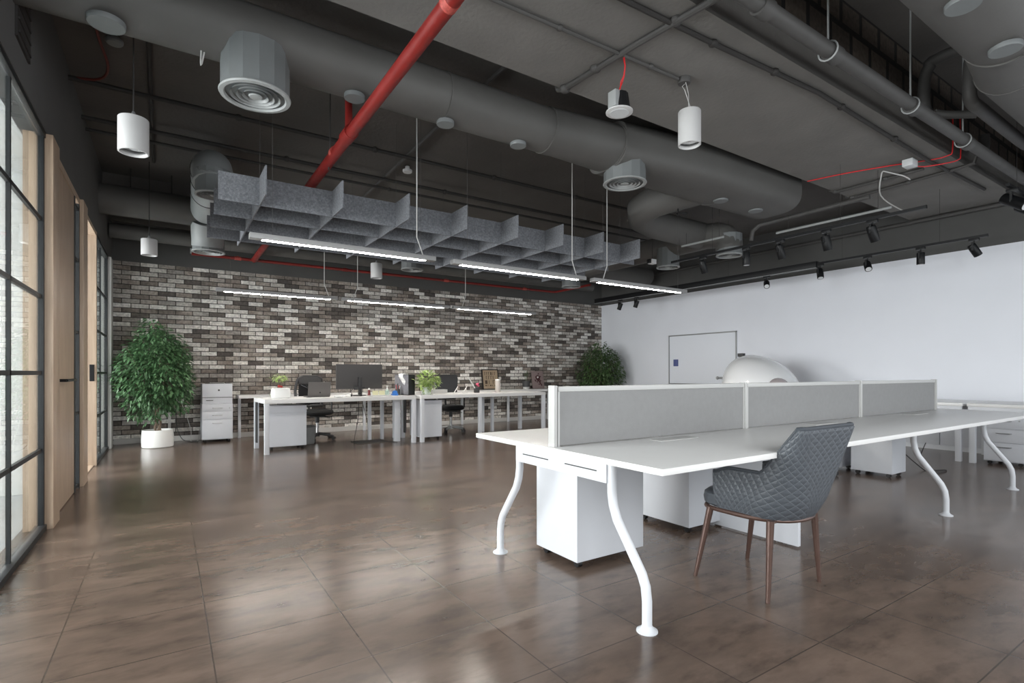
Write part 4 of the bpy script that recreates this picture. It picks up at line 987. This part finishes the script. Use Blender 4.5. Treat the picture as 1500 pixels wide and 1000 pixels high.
m = MB(); m.lathe([(.035, 0), (.037, .1), (.033, .1), (.031, .005)], seg=20); build('cup', m, M_CHARC, t)
for k, (dx, h_, mt_) in enumerate([(-.02, .17, M_REDP), (.0, .19, M_BLACK), (.015, .16, M_REDP), (.025, .15, M_PORC)]):
    m = MB(); m.cyl((dx*.5, 0, .02), (dx*1.5, 0, h_), .007, 8); build('pen', m, mt_, t)
t = thing('computer_tower', 'black upright computer tower on the left desk end', 'computer', (3.305, 8.3, D1), .25)
m = MB(); m.box(-.06, -.19, 0, .07, .19, .34, b=.006); build('case', m, M_BLACK, t)
m = MB(); m.box(-.064, -.186, .01, -.0605, .186, .33); build('side_panel', m, mat('mottled grey steel', (120, 120, 126), .5, var=.2, vscale=20), t, smooth=0)
m = MB(); pts = [(-.07, -.12, .23), (-.072, -.05, .30), (-.06, -.04, .345), (-.0, -.03, .352), (.04, -.02, .35)]
m.loft([[(x, y, z), (x, y+.12, z+.004)] for x, y, z in pts], cap=False, close=False); m.loft([[(-.07, -.12, .23), (-.07, .0, .24)], [(-.075, -.1, .16), (-.075, -.04, .2)]], cap=False, close=False)
o = single('paper_sheet', m, M_PAPER, (3.305, 8.3, D1), 'crumpled white sheet draped over the black computer tower', 'paper', .25, smooth=60)
sm = o.modifiers.new('thick', 'SOLIDIFY'); sm.thickness = .002
for k, x in enumerate((2.75, 2.855)):
    m = MB(); m.box(-.047, -.003, 0, .047, .003, .085); m.xf(Matrix.Rotation(-.15, 4, 'X')); single('note_card', m, M_CREAM, (x, 8.12, D1), ['cream card propped below the monitor, left of two', 'cream card propped below the monitor, right of two'][k], 'card', smooth=0)
m = MB(); m.box(-.19, -.06, 0, .19, .06, .018, b=.004); single('keyboard', m, M_ALU, (2.78, 8.02, D1), 'pale keyboard lying under the cream cards', 'keyboard')
m = MB(); m.tube([(-.1, 0, .012), (0, -.02, .015), (.05, .02, .012), (.12, 0, .02)], .01, 8); m.ball((-.08, .0, .016), .05, .03, .016); single('computer_mouse', m, M_PORC, (2.2, 7.98, D1), 'white mouse and lead beside the laptop', 'computer mouse')
m = MB(); m.box(-.045, -.02, 0, .045, .02, .03, b=.006); m.xf(Matrix.Rotation(-.5, 4, 'Y')); single('white_charger', m, M_PORC, (2.3, 8.02, D1+.022), 'white angled charger block left of the monitor foot', 'charger')
t = thing('headset', 'tangled black and grey headset on the left desk before the monitor', 'headset', (2.42, 8.08, D1))
m = MB(); m.tube([(-.07, 0, .03), (-.07, 0, .09), (-.03, 0, .13), (.03, 0, .13), (.06, 0, .08), (.08, 0, .03)], .006, 6); build('headband', m, M_CHARC, t)
m = MB(); m.cyl((-.085, -.0, .03), (-.055, 0, .03), .028, 14); m.cyl((.065, 0, .03), (.095, 0, .03), .028, 14); build('ear_cups', m, M_BLACK, t)
t = thing('desk_figurine', 'small dark red and white object standing before the monitor', 'ornament', (2.62, 8.04, D1))
m = MB(); m.lathe([(.022, 0), (.026, .01), (.018, .06), (.02, .09), (.01, .1)], seg=16); build('body', m, mat('dark red', (110, 40, 38), .4), t)
m = MB(); m.ball((0, 0, .115), .017); build('top', m, M_PORC, t)
# right desk things
t = thing('desk_box', 'low pale box behind the trailing plant on the right desk', 'box', (3.95, 8.35, .762))
m = MB(); m.box(-.14, -.06, 0, .14, .06, .07, b=.004); build('body', m, M_ALU, t)
for k, x in enumerate((4.27, 4.45)):
    t = thing('phone_stand', ['white folding phone stand on the right desk, left one', 'white folding phone stand on the right desk, right one'][k], 'phone stand', (x, 8.3, .762))
    m = MB(); m.box(-.06, -.035, 0, .03, .035, .006, b=.002); build('foot', m, M_PORC, t)
    m = MB(); m.tube([(-.05, 0, .004), (-.01, 0, .06), (.03, 0, .12)], .008, 8); m.tube([(.01, 0, .09), (.03, 0, .004)], .006, 8); build('arm', m, M_PORC, t)
t = thing('pen_cup', 'grey square cup with pink flowers on the right desk', 'pen cup', (4.68, 8.3, .762))
m = MB(); m.box(-.04, -.035, 0, .04, .035, .1, b=.003); build('cup', m, M_CHARC, t)
m = MB(); m.box(-.005, -.012, 0, .005, .012, .26); m.xf(Matrix.Translation((-.02, 0, .06)) @ Matrix.Rotation(-.6, 4, 'Y')); build('ruler', m, M_PORC, t, smooth=0)
m = MB()
for k in range(6): m.ball((.02+.02*math.cos(k), .015*math.sin(k*2), .125+.008*k), .016)
build('flowers', m, M_PINKP, t)
t = thing('glass_candle', 'tall clear glass jar with pale candle on the right desk', 'candle', (5.13, 8.3, .762))
m = MB(); m.lathe([(.045, 0), (.05, .005), (.05, .22), (.045, .222)], seg=24); build('jar', m, mat('cloudy glass', (196, 188, 182), .12), t)
m = MB(); m.lathe([(.05, .222), (.05, .24), (.02, .245)], seg=20); build('lid', m, M_PORC, t)
# console things
t = thing('framed_print', 'tan lettered print in a thin black frame leaning on the brick', 'framed print', (6.08, 10.12, .746), .0)
Rl = Matrix.Rotation(-.16, 4, 'X')
m = MB()
w, h_ = .215, .46
for a in ((-w, -.01, 0, w, .01, .02), (-w, -.01, h_-.02, w, .01, h_), (-w, -.01, 0, -w+.02, .01, h_), (w-.02, -.01, 0, w, .01, h_)): m.box(*a)
m.xf(Rl); build('frame', m, M_BLACK, t, smooth=0)
m = MB(); m.box(-w+.018, -.002, .018, w-.018, .004, h_-.018); m.xf(Rl); pr = build('print', m, M_BOARD, t, smooth=0)
m = MB(); rnd = random.Random(3)
for row, (z0, hh, nn) in enumerate([(.33, .07, 6), (.235, .075, 4), (.13, .08, 3), (.08, .025, 5)]):
    tw = (.30 if row != 1 else .24); cw = tw/nn
    for i in range(nn):
        xx = -tw/2+i*cw+.006
        m.box(xx, -.004, z0, xx+.012, -.002, z0+hh)
        if rnd.random() < .6: m.box(xx, -.004, z0+hh*rnd.choice((0, .45, .85)), xx+cw*.6, -.002, z0+hh*.12+hh*.0+z0*0+0.0 if False else z0+hh)
m.xf(Rl); build('lettering', m, mat('dark brown ink', (74, 60, 48), .8), pr, smooth=0)
t = thing('canvas_print', 'dusty pink canvas with a dark wreath leaning on the brick', 'canvas print', (7.4, 10.13, .746))
m = MB(); m.box(-.17, -.012, 0, .17, .012, .42, b=.002); m.xf(Rl); cv = build('canvas', m, M_PINK, t)
m = MB()
for k in range(22):
    a = k*.62; r_ = .05+.03*math.sin(k*1.7); m.ball((r_*math.cos(a)+.01*math.sin(k), -.013, .26+r_*1.3*math.sin(a)-.03*(k % 3)), .02, .003, .014, 8)
for k in range(7): m.ball((.02+.012*k, -.013, .19-.018*k), .016, .003, .02, 8)
m.tube([(.055*math.cos(a), -.013, .26+.06*math.sin(a)) for a in [i*2*PI/20 for i in range(21)]], .008, 6); m.tube([(.0, -.013, .26), (.03, -.013, .19), (.09, -.013, .08)], .006, 6)
m.xf(Rl); build('wreath', m, M_MAROON, cv)
m = MB(); m.ball((0, -.016, .27), .02, .003, .02, 8); m.xf(Rl); build('bloom', m, M_PORC, cv)
t = thing('potted_plant', 'wispy plant in a dark grey pot on the console', 'potted plant', (6.95, 10.0, .746))
m = MB(); m.lathe([(.07, 0), (.075, .004), (.075, .05)], seg=20); build('saucer', m, M_ALU, t)
m = MB(); m.lathe([(.07, .05), (.085, .06), (.09, .19), (.08, .19), (.075, .15)], seg=24); build('pot', m, M_CHARC, t)
m = MB(); 
for k in range(7): m.tube([(0, 0, .17), (.03*math.cos(k*.9), .03*math.sin(k*.9), .27), (.06*math.cos(k*.9), .05*math.sin(k*.9), .33+.02*k)], .002, 4)
leaves(m, (0, 0, .38), (.07, .06, .06), 40, .03, .012, seed=4); build('foliage', m, M_LEAF2, t, smooth=0)
# bin and floor mat under the left desk
t = thing('waste_bin', 'grey plastic waste bin beside the left desk pedestal', 'waste bin', (1.86, 8.72, 0))
m = MB(); m.lathe([(.09, 0), (.1, .01), (.125, .27), (.12, .27), (.095, .015)], seg=24); build('bin', m, M_BIN, t)
m = MB(); m.lathe([(.125, .27), (.13, .275), (.12, .28), (.118, .24)], seg=24, cap=False); build('liner', m, M_CHARC, t)
cable([(2.55, 8.35, .74), (2.56, 8.4, .4), (2.5, 8.4, .06), (2.52, 8.35, .008), (2.95, 8.3, .008), (3.1, 8.1, .008)], .005, M_BLACK, 'black lead hanging from the left desk to the floor', 'power_cable')
cable([(2.6, 8.4, .74), (2.75, 8.6, .4), (2.95, 9.0, .05), (3.0, 9.1, .008)], .005, M_BLACK, 'second black lead slanting down behind the left desk', 'power_cable')
m = MB(); m.box(2.5, 8.22, .001, 3.0, 8.6, .008); tag(build('floor_box', m, M_SLAB2, smooth=0), 'flat dark floor plate under the left desk', 'floor plate')
cable([(.2, 10.23, .62), (.27, 10.2, .4), (.33, 10.18, .15), (.32, 10.1, .01), (.42, 10.05, .01), (.44, 10.0, .2)], .005, M_CORD, 'white cord drooping beside the three-drawer pedestal', 'power_cable')
cable([(.12, 10.23, .62), (.13, 10.2, .25), (.2, 10.1, .05), (.3, 10.0, .008), (.35, 9.95, .008), (.42, 9.9, .01)], .006, M_BLACK, 'black cord on the floor beside the left ficus', 'power_cable')

# ------------------------------------------------------------------ ficus trees
def ficus(loc, R, zc_, mt, label, nleaf, seed, potr=.205, poth=.26):
    t = thing('potted_ficus', label, 'potted plant', loc)
    m = MB(); m.lathe([(potr*.94, 0), (potr, .01), (potr*1.02, poth*.5), (potr*.97, poth), (potr*.9, poth), (potr*.9, poth-.03)], seg=40); build('pot', m, M_PORC, t)
    m = MB(); m.lathe([(potr*.9, poth-.04), (.02, poth-.03)], seg=24); build('soil', m, M_SOIL, t)
    m = MB(); rnd = random.Random(seed)
    for k in range(3):
        ph = k*2*PI/3
        m.tube([(.035*math.cos(ph+z*9), .035*math.sin(ph+z*9), poth-.04+z*.62) for z in [i/14 for i in range(15)]], .016, 8)
    tr_ = build('trunk', m, M_TRUNK, t)
    m = MB()
    for k in range(26):
        a = rnd.uniform(0, 2*PI); e = rnd.uniform(-.5, 1); q = Vector((math.cos(a)*R[0]*.8, math.sin(a)*R[1]*.8, e*R[2]*.8))
        m.tube([(0, 0, poth+.35+.2*rnd.random()), (q.x*.5, q.y*.5, (zc_+q.z*.6+poth+.4)/2), (q.x, q.y, zc_+q.z)], [.009, .006, .003], 5)
    build('branches', m, M_TRUNK, t)
    m = MB(); leaves(m, (0, 0, zc_), R, nleaf, .085, .038, droop=.45, shell=.5, seed=seed); leaves(m, (0, 0, zc_), (R[0]*.6, R[1]*.6, R[2]*.7), nleaf//6, .085, .038, droop=.5, shell=.1, seed=seed+1)
    build('foliage', m, mt, t, smooth=0)
    return t
ficus((-.12, 9.62, 0), (.49, .46, .72), 1.14, M_LEAF, 'tall bushy ficus in a white pot beside the glazing and brick', 4300, 21)
ficus((8.9, 9.6, 0), (.58, .50, .66), 1.16, M_LEAF2, 'dark bushy ficus in the corner of brick and white wall', 3400, 31)

# ------------------------------------------------------------------ right side: whiteboard, pod, desks
t = thing('whiteboard', 'slim-framed whiteboard on the white wall with a blue eraser', 'whiteboard', (9.5, 7.2, .9))
m = MB(); m.box(9.545, 6.36, .88, 9.556, 8.02, 1.95); build('panel', m, M_BOARDW, t, smooth=0, world=True)
m = MB()
for a in ((9.53, 6.34, 1.94, 9.558, 8.04, 1.965), (9.53, 6.34, .87, 9.558, 8.04, .89), (9.53, 6.34, .87, 9.558, 6.36, 1.965), (9.53, 8.02, .87, 9.558, 8.04, 1.965)): m.box(*a)
build('frame', m, M_SATIN, t, smooth=0, world=True)
m = MB(); m.box(9.50, 7.78, 1.27, 9.545, 7.88, 1.42, b=.005); tag(build('board_eraser', m, M_ERASER), 'slate blue eraser stuck to the whiteboard', 'eraser')
pod = thing('egg_pod', 'large glossy white egg-shaped pod beyond the bench screens', 'pod', (8.35, 5.2, 0))
m = MB(); n = 40; rings = []
for j in range(25):
    a = -PI/2+PI*j/24
    cy, cz = math.cos(a), math.sin(a)
    rings.append([(.62*cy*math.cos(b), (.66 if math.sin(b) > 0 else 1.0)*cy*math.sin(b)*.72, .86+.56*cz+.10*cy*math.sin(b)) for b in [2*PI*i/n for i in range(n)]])
m.loft(rings); build('shell', m, M_GLOSSW, pod)
m = MB(); m.lathe([(.38, 0), (.4, .01), (.34, .05), (.12, .12), (.1, .36)], seg=36); build('pedestal_base', m, M_GLOSSW, pod)
m = MB(); m.box(-.34, .15, 1.36, -.24, .25, 1.42, b=.008) if False else m.box(-.05, .2, 1.40, .03, .3, 1.46, b=.008); build('top_bracket', m, M_CHARC, pod)
m = MB(); m.tube([(-.1, .44, 1.03), (-.1, .62, 1.03)], .022, 10); m.ball((-.1, .66, 1.03), .03); build('side_fitting', m, M_SATIN, pod)
m = MB(); m.ball((-.28, -.56, .90), .17, .16, .14, 16); build('port', m, mat('mauve grey gloss', (176, 168, 170), .15), pod)

def wall_desk(y0, y1, label):
    t = thing('office_desk', label, 'desk', (8.9, y0, 0))
    m = MB(); m.box(8.36, y0, .70, 9.42, y1, .74, b=.006); build('tabletop', m, M_WLAM, t, world=True)
    m = MB(); m.box(8.37, y0+.01, .64, 8.40, y1-.01, .70); m.box(9.36, y0+.01, .60, 9.40, y1-.01, .70); build('front_beam', m, M_WMET, t, world=True, smooth=0)
    for x in (8.37, 9.34):
        for y in (y0+.02, y1-.08):
            m = MB(); m.box(x, y, 0, x+.06, y+.06, .66, b=.003); build('leg', m, M_WMET, t, world=True)
    return t
wall_desk(2.42, 4.2, 'white desk along the white wall, further from the camera')
wall_desk(.55, 2.38, 'white desk along the white wall, at the right frame edge')
pedestal('pedestal', 8.45, 1.86, 8.95, 2.24, .60, 'white three-drawer pedestal on castors at the right frame edge', '-x')
t = thing('low_cabinet', 'low white panelled cabinet against the wall under the far wall desk', 'cabinet', (9.48, 3.4, 0))
m = MB(); m.box(9.455, 2.4, .0, 9.556, 4.2, .52); build('body', m, M_WPED, t, smooth=0, world=True)
for a, b in ((2.42, 2.98), (3.0, 3.58), (3.6, 4.18)):
    m = MB(); m.box(9.44, a, .07, 9.454, b, .51, b=.002); build('door', m, M_WPED, t, world=True)
m = MB(); m.box(9.445, 2.4, 0, 9.454, 4.2, .06); build('plinth', m, M_WMET, t, smooth=0, world=True)
cable([(7.35, 2.72, .66), (7.3, 2.75, .3), (7.25, 2.45, .01), (7.1, 2.3, .008), (7.45, 2.3, .008), (7.3, 2.42, .008), (7.6, 2.55, .01), (8.0, 2.75, .01), (8.35, 2.8, .2)], .005, M_BLACK, 'black lead looped on the floor beyond the bench end', 'power_cable')

# ------------------------------------------------------------------ lights
def area(name, loc, rot, sx, sy, power, col):
    l = bpy.data.lights.new(name, 'AREA'); l.shape = 'RECTANGLE'; l.size = sx; l.size_y = sy; l.energy = power; l.color = col
    o = bpy.data.objects.new(name, l); COL.objects.link(o); o.location = loc; o.rotation_euler = rot; return o
# daylight through the windows behind the camera
for i, (x0, x1) in enumerate([(0.1, 2.9), (3.3, 6.1), (6.5, 9.2)]):
    area('window_daylight', ((x0+x1)/2, YF-.16, 1.6), (PI/2-.4, 0, 0), x1-x0, 2.5, (130, 75, 50)[i], (1.0, 1.0, 1.0))
# daylight of the glazed side room
area('side_daylight', (-4.95, 5.0, 1.55), (0, -PI/2+.3, 0), 2.1, 9.6, 1350, (1.0, 1.0, 1.0))
wd = bpy.data.worlds.new('sky'); SC.world = wd; wd.use_nodes = True
wd.node_tree.nodes['Background'].inputs[0].default_value = (0.72, 0.82, 0.95, 1); wd.node_tree.nodes['Background'].inputs[1].default_value = 1.2

# ------------------------------------------------------------------ camera
cam = bpy.data.cameras.new('camera'); co = bpy.data.objects.new('camera', cam); COL.objects.link(co)
co.location = (0, 0, 1.12); co.rotation_euler = (PI/2, 0, -math.atan(505/770))
cam.sensor_width = 36; cam.lens = 770/1500*36; cam.shift_y = 46/1500; cam.clip_start = .02; cam.clip_end = 200
SC.camera = co
SC.view_settings.view_transform = 'Standard'; SC.view_settings.look = 'None'
SC.view_settings.exposure = 0.15; SC.view_settings.gamma = 1.0; SC.view_settings.use_curve_mapping = False
